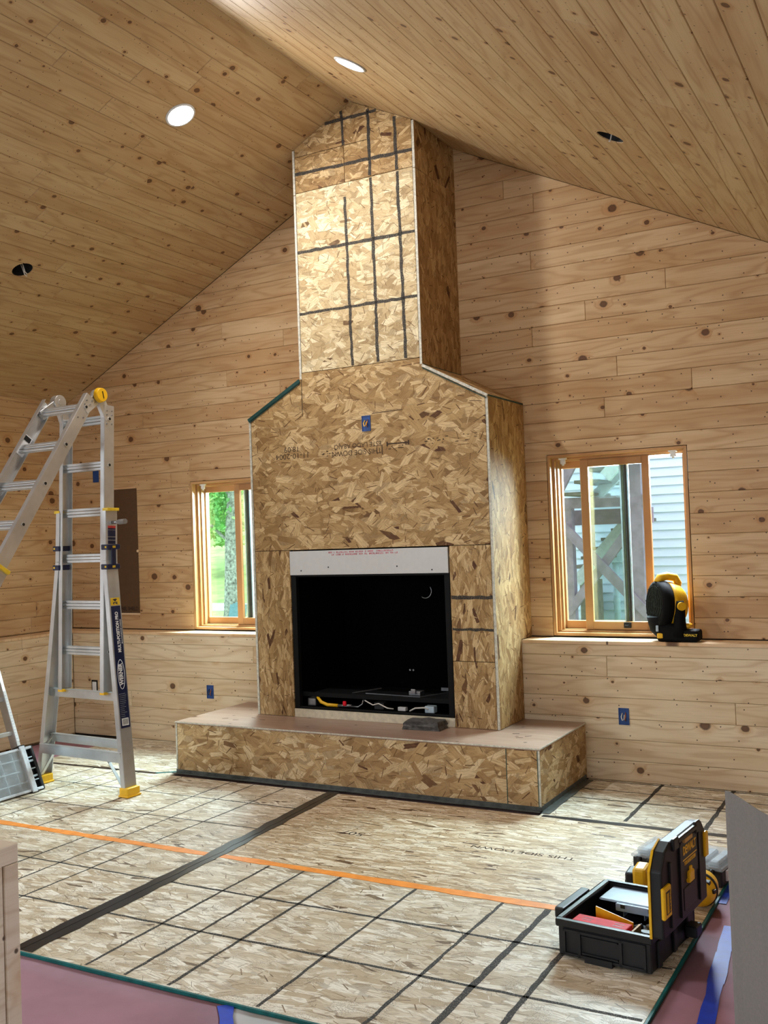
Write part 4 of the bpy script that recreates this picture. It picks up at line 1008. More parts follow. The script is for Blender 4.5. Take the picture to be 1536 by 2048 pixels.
def sfr(zm):
    dz = 0.02; A = LP(legpt(zm - dz) + .0038, lean(zm - dz), zm - dz); B = LP(legpt(zm + dz) + .0038, lean(zm + dz), zm + dz)
    d = (B - A).normalized(); n_ = d.cross(-LN); return (A + B) / 2, d
def stext(body, zm, size, mat, sx=1.0, dn=0.0, bold=0.001):
    c, d = sfr(zm); v = -LN; fr = frame(c + LN * dn, d, v)
    if fr.col[2].xyz.dot(LU) < 0: fr = frame(c + LN * dn, d, LN)
    return text('lettering', body, size, fr, mat, LD, 0.0002, bold, sx=sx)
stext('MULTI-POSITION PRO', 0.968, 0.032, M['white_p'], 0.78, 0.004, 0.0012); stext('MULTI-PURPOSE LADDER', 0.97, 0.011, M['white_p'], 1.2, 0.028, 0.0002)
stext('WERNER', 0.715, 0.040, M['white_p'], 0.80, 0.0, 0.0014); stext('24', 1.152, 0.045, M['navy'], 0.8, 0, 0.001)
c, d = sfr(0.715); q = G(); q.tube([c + d * .088 * math.cos(t) + LN * .026 * math.sin(t) + LU * .0006 for t in [i * PI / 16 for i in range(33)]], 0.0016, 5); q.build('logo_oval', M['white_p'], LD)
q = G()
for i in range(14):
    c, d = sfr(0.60 - i * .011); q.bar(c - LN * .03, c - LN * .03 + LN * random.uniform(.03, .055), 0.0016, 0.004, LU)
q.build('fine_print', M['vinyl'], LD)
c, d = sfr(0.435); q = G(); q.bar(c - d * .022, c + d * .022, 0.0012, 0.052, LN); q.build('bar_label', M['white_p'], LD)
q = G()
for i in range(7): q.bar(c - d * .016 + LU * .0008 + LN * (-.018 + i * .006), c + d * .016 + LU * .0008 + LN * (-.018 + i * .006), 0.0008, 0.0025, LN)
q.build('bar_print', M['dark_hole'], LD)
# warning strip on the straight upper part and front rail sticker
q = G()
for za, zb, mt in ((1.615, 1.600, 'red_lbl'), (1.60, 1.59, 'navy'), (1.588, 1.548, 'navy'), (1.545, 1.528, 'navy'), (1.525, 1.503, 'navy')):
    q = G(); q.box(.0285 * 0 + .0, 0, 0, 1e-4, 1e-4, 1e-4); q = G(); A = LP(.2285, lean(za), za); q.bar(LP(.2285 + .001, lean(zb), zb), LP(.2285 + .001, lean(za), za), 0.003, 0.060, LN); q.build('warning_label', M[mt], LD)
q = G(); ax = (FS(0, 1) - FS(0, 0)).normalized(); nn = ax.cross(LU)
q.bar(FS(-.202, .26) , FS(-.202, .40), 0.008, 0.064, nn); q.build('label', M['white_p'], LD)
q = G(); q.bar(FS(-.1975, .268), FS(-.1975, .298), 0.006, 0.05, nn); q.build('warning_label', M['dark_hole'], LD)

# second ladder leaning on the left wall (mostly out of view)
L2 = empty('leaning_ladder', (-1.70, -.5, 0), 'aluminium ladder rail with white sticker leaning on the left wall', 'ladder')
b0 = Vector((-1.725, -.50, 0.0)); t0 = Vector((-2.10, -.50, 1.02)); dv = (t0 - b0).normalized()
for yy in (0.0, -0.42):
    q = G(); P, Q = b0 + Vector((0, yy, 0)), t0 + Vector((0, yy, 0)); q.bar(P, Q, 0.028, 0.075, dv.cross(Vector((0, 1, 0)))); q.build('rail', M['alu'], L2, bevel=.003)
for k in range(4):
    P = b0 + dv * (0.2 + k * .25); q = G(); q.bar(P, P + Vector((0, -.42, 0)), 0.03, 0.03); q.build('rung', M['alu_b'], L2, bevel=.003)
q = G(); P, Q = b0 + dv * .13, b0 + dv * .50; nf = dv.cross(Vector((0, 1, 0))); nf = nf if nf.x > 0 else -nf
q.bar(P + nf * .0385, Q + nf * .0385, 0.024, 0.002, nf); s2 = q.build('sticker', M['white_p'], L2)
q = G()
for i in range(16): c = b0 + dv * (.15 + i * .021) + nf * .04; q.bar(c + Vector((0, -.009, 0)), c + Vector((0, random.uniform(0, .009), 0)), 0.002, 0.004, nf)
q.build('fine_print', M['util'], s2)

# ------------------------------------------------------------------ parts organizer leaning by the ladder
OC = empty('parts_organizer', (-.93, -1.25, 0), 'clear and black parts organizer standing tilted beside the ladder foot', 'tool case')
tl = math.atan2(0.12, 0.28)
mo = Matrix.Translation((-.872, -1.045, 0.008)) @ Matrix(((0, -math.sin(tl), math.cos(tl), 0), (-1, 0, 0, 0), (0, math.cos(tl), math.sin(tl), 0), (0, 0, 0, 1)))
# local: x along case (towards camera), y up the case, z outwards
oh = 0.285; ol = 0.46
q = G(); q.box(0, 0, -.085, ol, oh, -.035, mo); q.build('tray', M['blackp'], OC, bevel=.006)
q = G(); q.box(.06, .006, -.033, ol, oh - .006, -.004, mo); q.build('clear_lid', M['clear'], OC, bevel=.006)
for k in range(1, 4):
    q = G(); q.box(.01, oh * k / 4 - .003, -.035, ol, oh * k / 4 + .003, -.010, mo); q.build('divider', M['util'], OC)
for x in (0.15, 0.24, 0.33, 0.42):
    q = G(); q.box(x, .01, -.035, x + .004, oh - .01, -.010, mo); q.build('divider', M['util'], OC)
q = G(); q.box(.055, -.004, -.02, .095, oh + .004, .010, mo); q.build('latch_bar', M['vinyl_w'], OC, bevel=.004)
for y0 in (-.012, oh - .016):
    q = G(); q.box(.045, y0, -.06, .10, y0 + .028, .002, mo); q.build('latch', M['blackp2'], OC, bevel=.004)
q = G(); q.box(-.016, .0, -.088, .006, oh, -.006, mo); q.build('end_wall', M['blackp2'], OC, bevel=.005)
for y0, y1 in ((.004, .02), (oh - .02, oh - .004)):
    q = G(); q.box(.0, y0, -.028, ol, y1, .0, mo); q.build('lid_edge', M['vinyl_w'], OC, bevel=.003)
for y in (.09, .185):
    q = G(); q.box(.006, y, -.034, .06, y + .012, -.014, mo); q.build('divider', M['util'], OC)

# ------------------------------------------------------------------ half wall at the left edge and board at the right edge
HWL = empty('wooden_railing', (2.2, -4.5, -.012), 'pale wooden half wall end at the bottom left edge', 'half wall')
fr = frame((2.222, 0, 0), (0, 1, 0), (0, 0, 1))
slab('top_rail', rect(-5.2, 0.80, -3.893, 0.842), fr, 0.09, M['post'], HWL, ch=.002, back=True)
slab('stile', rect(-3.93, -.0115, -3.893, 0.80), fr, 0.09, M['post'], HWL, ch=.002, back=True)
for i in range(9): slab('plank', rect(-3.93 - (i + 1) * .14, -.0115, -3.93 - i * .14, 0.80), frame((2.216, 0, 0), (0, 1, 0), (0, 0, 1)), 0.08, M['post'], HWL, ch=.003, back=True)
pts = [(3.505, -2.69), (3.516, -2.711), (3.538, -2.741), (3.579, -2.807), (3.61, -2.858), (3.66, -2.93), (3.70, -2.96), (3.76, -2.985), (3.83, -3.0), (3.91, -3.0)]
vs = []; fs = []
for i, (x, y) in enumerate(pts):
    a = Vector(pts[max(i - 1, 0)]); b = Vector(pts[min(i + 1, len(pts) - 1)]); d = (b - a).normalized(); nx, ny = -d.y * .002, d.x * .002
    if i == 0: zt_ = 0.786
    else: zt_ = 0.79
    for z in (-.0085, zt_): vs += [(x + nx, y + ny, z), (x - nx, y - ny, z)]
for i in range(len(pts) - 1):
    k = 4 * i; fs += [[k, k + 4, k + 6, k + 2], [k + 1, k + 3, k + 7, k + 5], [k + 2, k + 6, k + 7, k + 3], [k, k + 1, k + 5, k + 4]]
fs += [[0, 2, 3, 1], [k + 4, k + 5, k + 7, k + 6]]
o = mk('curled_board', vs, fs, M['grey_card'], smooth=False); tag(o, 'grey curled paperboard standing upright at the right edge', 'paperboard')

# ------------------------------------------------------------------ tool box
TB = empty('tool_box', (2.98, -1.86, 0), 'open black tool box with yellow latches and raised lid on the floor', 'tool box')
mt = rot_z(-0.105, (2.80, -2.068, 0)); bw, bl, bh = 0.335, 0.45, 0.126
q = G(); t = 0.012
q.box(0.012, 0.012, 0.006, bw - .012, bl - .012, 0.018, mt)
def tap(x0, y0, x1, y1):
    return None
for (a, b_, c, d) in ((0, 0, bw, t), (0, bl - t, bw, bl), (0, t, t, bl - t), (bw - t, t, bw, bl - t)): q.box(a, b_, .006, c, d, bh, mt)
body = q.build('body', M['blackp'], TB, bevel=.004)
q = G()
for (a, b_, c, d) in ((-.008, -.008, bw + .008, t), (-.008, bl - t, bw + .008, bl + .008), (-.008, t, t, bl - t), (bw - t, t, bw + .008, bl - t)): q.box(a, b_, bh - .022, c, d, bh + .004, mt)
q.build('rim', M['blackp2'], TB, bevel=.004)
q = G()      # ribs on the front wall
for x0, x1, z0, z1 in ((.02, .028, .015, .1), (.075, .085, .01, .1), (.225, .235, .01, .1), (.31, .318, .015, .1), (.02, .318, .012, .02), (.02, .318, .092, .1), (.09, .22, .025, .03), (.09, .22, .082, .087)): q.box(x0, -.007, z0, x1, .002, z1, mt)
q.box(.10, -.012, .0, .20, .01, .022, mt); q.build('rib', M['blackp'], TB, bevel=.002)
for y0 in (.05, .2, .34):
    q = G(); q.box(bw - .002, y0, .008, bw + .01, y0 + .03, .1, mt); q.build('rib', M['blackp'], TB, bevel=.003)
for x0 in (.03, .26):
    q = G(); q.box(x0, .02, 0, x0 + .045, .07, .008, mt); q.box(x0, bl - .07, 0, x0 + .045, bl - .02, .008, mt); q.build('foot', M['blackp2'], TB)
q = G(); q.box(-.072, .12, .078, -.035, .36, .118, mt); q.box(-.04, .13, .085, .0, .16, .112, mt); q.box(-.04, .32, .085, .0, .35, .112, mt); q.build('handle', M['blackp2'], TB, bevel=.007, seg=2)
for y0 in (.06, .37):
    q = G(); q.box(-.014, y0, .07, .0, y0 + .04, .128, mt); q.build('catch', M['blackp2'], TB, bevel=.003)
q = G(); q.box(.03, .29, .108, bw - .02, bl - .02, .116, mt); tr = q.build('tray_lid', M['frost'], TB, bevel=.003)
q = G(); q.box(.10, .275, .085, .27, .291, .112, mt); q.build('tray_lip', M['frost'], TB, bevel=.002)
for x0 in (.12, .225):
    q = G(); q.box(x0, .272, .098, x0 + .016, .277, .112, mt); q.build('tray_clip', M['blackp2'], TB)
for x0 in (.12, .20):
    q = G(); q.box(x0, .295, .06, x0 + .003, bl - .02, .106, mt); q.build('tray_divider', M['frost'], TB)
q = G(); q.box(.245, .016, .02, .252, .13, .112, mt); q.build('divider', M['woodblock'], TB)
# lid: stands up on the hinge along the right side
lx0, lx1 = bw + .006, bw + .048; lz0, lz1 = bh + .002, .425
mlid = mt @ Matrix(((0, 0, 1, lx1), (1, 0, 0, 0), (0, 1, 0, 0), (0, 0, 0, 1)))    # local x->box y, y->z, z->box x (outwards)
po = [(-.005, lz0), (bl + .005, lz0), (bl + .005, lz1 - .05), (bl - .03, lz1 - .01), (bl - .09, lz1), (.09, lz1), (.035, lz1 - .02), (-.005, lz1 - .075)]
q = G(); q.prism(po, mlid, lx1 - lx0); lid = q.build('lid', M['blackp'], TB, bevel=.006, seg=2)
def on_lid(name, x0, z0, x1, z1, h, mat, bev=.002, base=0.0):
    qq = G(); qq.box(x0, z0, base - .004, x1, z1, base + h, mlid); return qq.build(name, mat, lid, bevel=bev)
on_lid('lid_rib', .06, lz0 + .02, .075, lz1 - .06, .008, M['blackp2']); on_lid('lid_rib', .16, lz0 + .02, .175, lz1 - .03, .008, M['blackp2']); on_lid('lid_rib', .36, lz0 + .02, .375, lz1 - .03, .008, M['blackp2'])
on_lid('lid_panel', .18, .26, .355, .40, .004, M['blackp2']); on_lid('lid_recess', .20, lz0 + .03, .335, .235, .003, M['blackp2'])
for x0 in (.10, .33):
    on_lid('lid_handle_post', x0, lz1 - .035, x0 + .05, lz1 + .006, .010, M['blackp2'], .004)
on_lid('lid_handle', .14, lz1 - .02, .34, lz1 - .002, .012, M['blackp2'], .004); on_lid('handle_tag', .20, lz1 - .032, .28, lz1 - .018, .013, M['woodblock'], .001)
text('lettering', 'DEWALT', .040, mlid @ Matrix.Translation((.268, .362, .0044)), M['yellow'], lid, .0005, .0012, sx=.85)
on_lid('lettering_bar', .195, .330, .34, .334, .0048, M['yellow'], 0); text('lettering', 'TOUGHSYSTEM', .018, mlid @ Matrix.Translation((.268, .318, .0044)), M['yellow'], lid, .0005, .0006, sx=.95)
on_lid('lid_clip', .235, .245, .285, .285, .014, M['yellow'], .004); on_lid('lid_clip', .255, .28, .275, .298, .010, M['yellow'], .002)
lt = on_lid('lid_latch', -.012, .195, .055, .30, .010, M['yellow'], .004)
on_lid('latch_plate', .002, .21, .046, .285, .0115, M['blackp2'], .001)
for k in range(3): on_lid('latch_stripe', .006 + k * .007, .215, .009 + k * .007, .28, .0125, M['yellow'], 0)
text('lettering', 'TOUGHSYSTEM', .011, mlid @ Matrix.Translation((.037, .248, .0120)) @ Matrix.Rotation(-PI / 2, 4, 'Z'), M['yellow'], lid, .0003, .0002)
on_lid('lid_latch', bl - .02, .28, bl + .012, .37, .010, M['yellow'], .004)
q = G(); q.bar(mt @ Vector((lx0 - .001, -.008, lz0)), mt @ Vector((lx0 - .001, -.008, lz1 - .08)), .006, .008, (1, 0, 0)); q.bar(mt @ Vector((lx0 - .001, -.008, lz1 - .08)), mt @ Vector((lx0 - .001, .035, lz1 - .02)), .006, .008, (1, 0, 0)); q.bar(mt @ Vector((lx0 - .001, .035, lz1 - .02)), mt @ Vector((lx0 - .001, .10, lz1 + .001)), .006, .006, (1, 0, 0)); q.build('lid_seal', M['yellow'], lid)
for y0 in (.04, .20, .36):
    q = G(); q.cyl(mt @ Vector((lx0 + .004, y0, bh + .002)), mt @ Vector((lx0 + .004, y0 + .06, bh + .002)), .008, n=10); q.build('hinge', M['blackp2'], TB)
q = G(); q.box(bw + .012, .30, .03, bw + .055, .36, .07, mt); q.build('side_catch', M['blackp2'], TB, bevel=.004)
# contents
def inbox(name, x0, y0, z0, x1, y1, z1, mat, label, cat, tilt=0.0, bev=.004):
    c = Vector(((x0 + x1) / 2, (y0 + y1) / 2, z0)); m_ = mt @ Matrix.Translation(c) @ Matrix.Rotation(tilt, 4, 'Z')
    qq = G(); qq.box(-(x1 - x0) / 2, -(y1 - y0) / 2, 0, (x1 - x0) / 2, (y1 - y0) / 2, z1 - z0); oo = qq.build(name, mat, None, m_, bevel=bev, seg=2); tag(oo, label, cat); return oo
rc = inbox('bit_case', .035, .035, .0185, .235, .10, .120, M['red'], 'red plastic case lying inside the tool box', 'case', -.02)
for x in (-.07, .045):
    qq = G(); qq.box(x, -.012, .1012, x + .035, -.009, .1020); qq.box(x, .006, .1012, x + .035, .009, .1020); qq.build('groove', M['blackp2'], rc, MW[rc.name])
qq = G(); qq.prism([(0, 0), (.14, 0), (.14, .012), (0, .045)], mt @ Matrix.Translation((.07, .165, .086)) @ Matrix.Rotation(PI / 2, 4, 'X'), .006)
qq.prism([(0, -.0675), (.14, -.0675), (.14, 0), (0, 0)], mt @ Matrix.Translation((.07, .165, .086)) @ Matrix.Rotation(PI / 2, 4, 'X'), .006)
tag(qq.build('speed_square', M['yellow'], None, None, bevel=.001), 'yellow wedge shaped layout square behind the red case', 'square')
random.seed(21)
for i, (x, y, a) in enumerate(((.12, .215, .1), (.25, .24, -.1), (.22, .175, .15))):
    qq = G(); m_ = mt @ Matrix.Translation((x, y, .0185)) @ Matrix.Rotation(a, 4, 'Z')
    qq.box(-.05, -.016, 0, .05, .016, .028 + .012 * i, m_); qq.cyl(m_ @ Vector((-.02, 0, .03 + .012 * i)), m_ @ Vector((.02, 0, .045 + .012 * i)), .010, n=10)
    tag(qq.build('hand_tool', (M['blackp2'], M['steel'], M['blackp'])[i % 3], None, None, bevel=.002), ['black hand tool at the bottom of the open tool box', 'grey metal fitting among the black tools in the box', 'small black part on top inside the tool box'][i], 'tool')

# drill lying behind the tool box
DR = empty('cordless_drill', (3.04, -1.37, 0), 'yellow and black cordless tool lying behind the tool box lid', 'power tool')
md = rot_z(0.05, (2.86, -1.40, 0))
q = G(); q.box(.0, -.045, .002, .035, .05, .105, md); q.build('battery', M['blackp'], DR, bevel=.008, seg=2)
q = G(); q.box(.03, -.05, .03, .085, .055, .125, md); q.build('battery_mount', M['yellow'], DR, bevel=.012, seg=2)
q = G(); q.box(.001, -.03, .03, -.004, .03, .07, md); q.build('battery_label', M['blackp2'], DR, bevel=.002)
q = G(); q.tube([md @ Vector(p) for p in ((.075, 0, .075), (.14, .0, .07), (.20, .0, .066), (.25, 0, .064))], [.030, .024, .024, .03], 14); q.build('grip', M['blackp2'], DR)
mm = md @ Matrix.Translation((.29, .075, .066)) @ Matrix.Rotation(PI / 2, 4, 'X')
q = G(); q.lathe([(.028, 0), (.05, .012), (.060, .04), (.064, .09), (.058, .13), (.045, .155), (.02, .165)], mm, 28); bd = q.build('motor_body', M['yellow'], DR)
q = G(); q.lathe([(.020, -.06), (.026, -.05), (.026, -.012), (.034, 0.0)], mm, 20); q.build('chuck', M['blackp2'], DR)
q = G(); q.lathe([(.0655, .092), (.0665, .10), (.0655, .108)], mm, 28); q.build('body_band', M['blackp'], bd)
for a in (0.2, 0.9, 1.6):
    q = G(); q.bar(mm @ Vector((.056 * math.cos(a), .056 * math.sin(a), .128)), mm @ Vector((.05 * math.cos(a), .05 * math.sin(a), .142)), .02, .014, (0, 0, 1)); q.build('vent', M['blackp2'], bd)

# screw organizer behind
SO = empty('screw_organizer', (2.97, -1.06, 0), 'low organizer box with clear ribbed lid behind the raised tool box lid', 'tool case')
mo2 = rot_z(-0.30, (2.80, -1.145, 0)); sw, sd = 0.40, 0.235
mo2 = rot_z(-0.16, (2.80, -1.13, 0))
q = G(); q.box(.006, .006, .001, sw - .006, sd - .006, .07, mo2); q.build('base', M['blackp'], SO, bevel=.006)
q = G(); q.box(0, 0, .068, sw, sd, .082, mo2); q.build('lid_rim', M['clear'], SO, bevel=.004)
q = G(); q.prism(rect(.02, .02, sw - .02, sd - .02), mo2 @ Matrix.Translation((0, 0, .106)), .028); q.build('lid_dome', M['clear'], SO, bevel=.008, seg=2)
for i in range(6):
    x = .03 + i * .06; q = G(); q.box(x, .025, .070, x + .04, sd - .025, .095, mo2); q.build('compartment', M['util'], SO, bevel=.006)
for i in range(8):
    q = G(); q.cyl(mo2 @ Vector((.03 + i * .045, -.003, .066)), mo2 @ Vector((.05 + i * .045, -.003, .066)), .009, n=8); q.build('lid_hinge', M['blackp2'], SO)
q = G(); q.box(sw - .006, .05, .02, sw + .001, .10, .062, mo2); q.build('sticker', M['white_p'], SO)

# ------------------------------------------------------------------ fan on the ledge
FA = empty('cordless_fan', (2.63, 0.49, ZL), 'black and yellow cordless fan standing on the right window ledge', 'fan')
ax = Vector((-0.80, -0.60, 0.06)).normalized()     # blowing direction
fc = Vector((2.60, 0.50, 1.03))
mf = Matrix.Translation(fc) @ ax.to_track_quat('Z', 'Y').to_matrix().to_4x4()
def fscale(prof): return prof
q = G(); q.lathe([(.10, -.012), (.138, .0), (.142, .03), (.136, .058), (.12, .066)], mf @ Matrix.Scale(1.0, 4), 36); q.build('guard_ring', M['fan_black'], FA)
q = G(); q.lathe([(.118, .060), (.10, .056), (.03, .058), (.002, .058)], mf, 36); q.build('guard_disc', M['fan_black'], FA)
for k in range(4):
    r = .03 + k * .026; q = G(); q.tube([mf @ Vector((r * math.cos(t), r * math.sin(t), .066)) for t in [i * PI / 14 for i in range(29)]], .003, 5); q.build('guard_wire', M['fan_black'], FA)
for k in range(10):
    t = k * PI / 5; q = G(); q.bar(mf @ Vector((.02 * math.cos(t), .02 * math.sin(t), .066)), mf @ Vector((.122 * math.cos(t + .5), .122 * math.sin(t + .5), .066)), .007, .004, ax); q.build('guard_spoke', M['fan_black'], FA)
q = G(); q.lathe([(.136, -.004), (.134, -.03), (.120, -.075), (.09, -.105), (.05, -.118), (.004, -.120)], mf, 36); q.build('back_shell', M['yellow'], FA)
for k in range(6):
    t = 0.35 + k * .16; sd_ = Vector((0, 0, 1)); q = G()
    a = -ax * (.085 + .006 * k) + Vector((-ax.y, ax.x, 0)).normalized() * (-.07) + Vector((0, 0, .085 - k * .018)); q.bar(fc + a, fc + a + Vector((.02, .02, -.006)), .004, .004); q.build('vent_slot', M['fan_black'], FA)
q = G(); q.tube([fc + ax * .03 + Vector((0, 0, -.06)), fc + ax * .02 + Vector((0, 0, -.13)), Vector((fc.x + .01, fc.y - .03, ZL + .05)), Vector((fc.x + .02, fc.y - .03, ZL + .004))], [.08, .075, .062, .055], 18); q.build('lower_housing', M['fan_black'], FA)
# carry handle
hv = Vector((-ax.y, ax.x, 0)).normalized()
q = G(); q.tube([fc + ax * .035 + Vector((0, 0, .128)), fc + ax * .02 + Vector((0, 0, .158)), fc - ax * .02 + Vector((0, 0, .168)), fc - ax * .07 + Vector((0, 0, .160)), fc - ax * .085 + Vector((0, 0, .130)), fc - ax * .075 + Vector((0, 0, .095))], [.026, .026, .024, .024, .024, .024], 12); q.build('handle', M['yellow'], FA)
# yoke and pivot
for s_ in (1,):
    q = G(); p1 = fc - ax * .035 + hv * s_ * .118; p2 = Vector((p1.x, p1.y, ZL + .03)); q.tube([p1 + Vector((0, 0, .03)), p1, p1.lerp(p2, .5), p2], [.026, .034, .034, .045], 14); q.build('yoke', M['fan_black'], FA)
    q = G(); q.cyl(p1 + hv * s_ * .025, p1 + hv * s_ * .042, .024, n=20); q.build('pivot_cap', M['yellow'], FA)
q = G(); p1 = fc - ax * .05 - hv * .142; p2 = Vector((p1.x, p1.y, ZL + .03)); q.tube([p1 + Vector((0, 0, .02)), p1, p2], [.02, .026, .03], 12); q.build('yoke', M['fan_black'], FA)
# base with battery foot
dx = Vector((1, -0.02, 0)).normalized(); mb = frame((2.52, 0.412, ZL), dx, Vector((0, 0, 1)).cross(dx))
q = G(); q.prism([(.06, .0), (.17, -.008), (.18, .10), (.06, .11)], mb @ Matrix.Translation((0, 0, .105)), .104); q.build('base', M['fan_black'], FA, bevel=.016, seg=2)
q = G(); q.prism([(.11, .0), (.27, .012), (.285, .05), (.265, .078), (.16, .065), (.11, .095)], mb @ Matrix.Translation((0, -.012, 0)) @ Matrix.Rotation(PI / 2, 4, 'X') @ Matrix.Translation((0, .003, 0)), .0)  if False else q.box(.15, -.012, .004, .285, .11, .070, mb); q.build('battery_foot', M['fan_black'], FA, bevel=.014, seg=2)
q = G(); q.box(.17, .02, .075, .235, .09, .105, mb); q.build('battery_latch', M['yellow'], FA, bevel=.008)
q = G(); q.box(.05, -.004, .02, .085, .06, .05, mb); q.build('port_cover', M['yellow'], FA, bevel=.004)
q = G(); q.box(.045, -.004, .06, .06, .03, .095, mb); q.build('control_panel', M['util'], FA, bevel=.002)
text('lettering', 'DEWALT', .019, frame(mb @ Vector((.243, -.0126, .042)), dx, (0, 0, 1)), M['yellow_lbl'], FA, .0005, .0006)

# ------------------------------------------------------------------ outdoors
def ground(name, x0, y0, x1, y1, z, mat): g = G(); g.box(x0, y0, z - .1, x1, y1, z); o = g.build(name, mat); tag(o, kind='structure'); return o
ground('ground', -40, 0.9, 12, 60, -0.35, M['lawn']); ground('road', -40, 16.0, -4, 18.6, -0.34, M['road']); None
g = G(); g.add([(-45, 19, -.36), (-3, 19, -.36), (-3, 45, 2.6), (-45, 45, 2.6), (-45, 19, -.5), (-3, 19, -.5), (-3, 45, -.5), (-45, 45, -.5)], [[0, 1, 2, 3], [7, 6, 5, 4], [0, 4, 5, 1], [1, 5, 6, 2], [2, 6, 7, 3], [3, 7, 4, 0]]); tag(g.build('hillside', M['lawn']), kind='structure')
# neighbouring wall with lap siding
NB = empty('neighbour_house', (1.5, 4.6, -.35), 'pale blue grey lap sided house wall outside the right window', 'house')
g = G(); g.box(-0.2, 4.53, -.35, 6.0, 4.7, 4.4); g.build('wall_core', M['siding'], NB)
pm = bpy.data.meshes.new('siding_board'); pv = [(-.2, 0, .092), (6, 0, .092), (-.2, -.016, 0), (6, -.016, 0), (-.2, 0, 0), (6, 0, 0)]; pm.from_pydata(pv, [], [[2, 3, 1, 0], [4, 5, 3, 2], [0, 4, 2], [1, 3, 5]]); pm.materials.append(M['siding'])
for i in range(44): link(bpy.data.objects.new('siding_board', pm), NB, Matrix.Translation((0, 4.53, -.3 + i * .088)))
g = G(); g.cyl((1.18, 4.45, 0.2), (1.18, 4.45, 1.25), .035, n=10); g.box(1.09, 4.36, 1.15, 1.27, 4.51, 1.32); g.build('conduit', M['util'], NB)
g = G(); g.box(0.83, 4.34, 0.62, 1.0, 4.51, 0.86); g.build('meter_box', M['util'], NB, bevel=.01)
# staircase
ST = empty('outdoor_staircase', (1.3, 3.5, -.35), 'weathered purple brown wooden staircase outside the right window', 'staircase')
def beam(name, p, q_, wd, dp, mat='deck'): g = G(); g.bar(p, q_, wd, dp, (0, 1, 0)); return g.build(name, M[mat], ST)
beam('post', (1.03, 3.5, -.35), (1.03, 3.5, 1.72), .085, .09); beam('post', (1.66, 3.5, -.35), (1.66, 3.5, 2.6), .13, .12)
beam('beam', (0.9, 3.47, 1.735), (1.78, 3.47, 1.735), .10, .05); beam('beam', (0.9, 3.62, 1.60), (1.78, 3.62, 1.60), .14, .05)
beam('brace', (1.0, 3.44, 1.52), (1.78, 3.44, 0.68), .085, .04); beam('brace', (1.0, 3.47, 0.72), (1.62, 3.47, 1.50), .08, .04)
beam('stringer', (0.98, 3.3, 1.80), (1.30, 3.3, 2.35), .09, .05); beam('stringer', (1.20, 3.75, 1.78), (1.95, 3.75, 2.45), .10, .05, 'deck_pale'); beam('stringer', (1.45, 3.3, 1.95), (2.0, 3.3, 2.5), .11, .05, 'deck_pale')
for i in range(7): g = G(); x = 1.15 + i * .12; z = 1.80 + i * .105; g.box(x - .11, 3.3, z, x + .11, 4.1, z + .03); g.build('tread', M['tread'], ST)
for i in range(6): g = G(); x = 1.06 + i * .10; z = 1.12 + i * .085; g.box(x - .11, 3.75, z, x + .10, 4.22, z + .03); g.build('tread', M['tread'], ST)
beam('stringer', (1.02, 3.70, 1.0), (1.62, 3.70, 1.66), .10, .05, 'deck_pale')
g = G(); g.box(0.98, 3.9, 0.1, 1.12, 4.18, 1.0); g.build('stair_skirt', M['tread'], ST)
beam('post', (0.98, 4.24, -.35), (0.98, 4.24, 2.6), .10, .10); beam('rail_post', (1.00, 3.3, 1.8), (1.00, 3.3, 2.5), .12, .04)
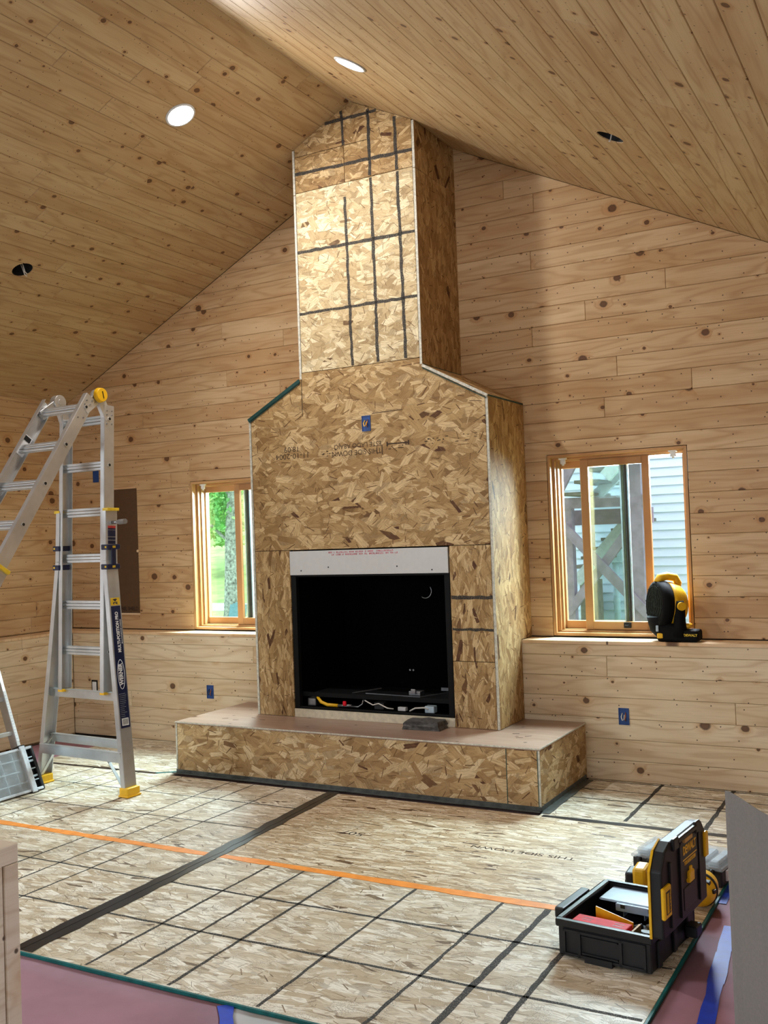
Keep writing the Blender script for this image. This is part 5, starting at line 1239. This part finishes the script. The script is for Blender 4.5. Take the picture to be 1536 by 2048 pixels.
# tree
TR = empty('tree', (-7.15, 9.0, -.35), 'grey barked tree with green leaves outside the left window', 'tree')
g = G(); g.tube([(-7.2, 9, -.4), (-7.19, 9, .3), (-7.17, 9, .9), (-7.15, 9, 1.5), (-7.10, 9, 2.0), (-7.02, 9, 2.6), (-6.95, 9, 3.6)], [.20, .135, .12, .115, .12, .11, .09], 12); g.build('trunk', M['bark'], TR)
g = G(); g.tube([(-7.2, 9, 1.52), (-7.35, 8.98, 1.62), (-7.55, 8.95, 1.80), (-7.8, 8.9, 2.1)], [.035, .03, .026, .02], 8); g.build('branch', M['bark'], TR)
g = G(); g.tube([(-7.05, 9, 2.2), (-7.25, 9, 2.45), (-7.5, 9, 2.7)], [.03, .025, .015], 8); g.build('branch', M['bark'], TR)
def leaves(name, mat, parent, n, fn, size):
    vs = []; fs = []
    for i in range(n):
        c = Vector(fn()); a = Vector((random.gauss(0, 1), random.gauss(0, 1), random.gauss(0, 1))).normalized(); b = a.orthogonal().normalized(); s_ = size * random.uniform(.6, 1.3); k = len(vs)
        vs += [c - a * s_, c + b * s_ * .45, c + a * s_, c - b * s_ * .45]; fs.append([k, k + 1, k + 2, k + 3])
    o = mk(name, vs, fs, mat, parent); o['kind'] = 'stuff'; return o
random.seed(4)
leaves('foliage', M['leaf'], TR, 1500, lambda: (random.gauss(-7.55, .3), random.gauss(9.1, .35), max(1.75, random.gauss(2.35, .35))), .06)
leaves('foliage', M['leaf2'], TR, 900, lambda: (random.gauss(-7.4, .5), random.gauss(9.6, .4), max(1.9, random.gauss(2.5, .4))), .06)
for i, (x, y, r, h) in enumerate(((-18.6, 25, 1.6, 2.9), (-22.2, 25, 1.6, 3.1), (-15.0, 25, 1.6, 3.0))):
    B_ = empty('far_tree', (x, y, -.35), ['bushy green tree across the road, straight behind the near trunk', 'bushy green tree across the road, leftmost of the three', 'bushy green tree across the road, rightmost of the three'][i], 'tree', 'trees beyond the road')
    g = G(); g.tube([(x, y, -.4), (x, y, 1.2), (x + .1, y, h)], [.16, .12, .06], 8); g.build('trunk', M['bark'], B_)
    leaves('foliage', M['leaf2'] if i % 2 == 0 else M['leaf'], B_, 4000, lambda: (x + r * random.uniform(-1, 1), y + r * max(-1, min(1, random.gauss(0, .4))), max(1.5, random.gauss(h, h * .4))), .17)
# slatted garden chair
AC_ = empty('garden_chair', (-6.95, 8.3, -.35), 'blue green slatted garden chair under the tree', 'chair')
for i in range(6):
    g = G(); g.bar((-6.74 + i * .06, 8.3, -.05), (-6.75 + i * .06, 8.45, .46 - abs(i - 2.5) * .02), .06, .02, (0, 1, 0)); g.build('slat', M['adir'], AC_)
g = G(); g.box(-6.8, 7.9, -.04, -6.4, 8.32, -.01); g.build('seat', M['adir'], AC_)
for x in (-6.78, -6.45):
    for y in (7.93, 8.28): g = G(); g.box(x, y, -.35, x + .05, y + .05, -.04); g.build('leg', M['adir'], AC_)
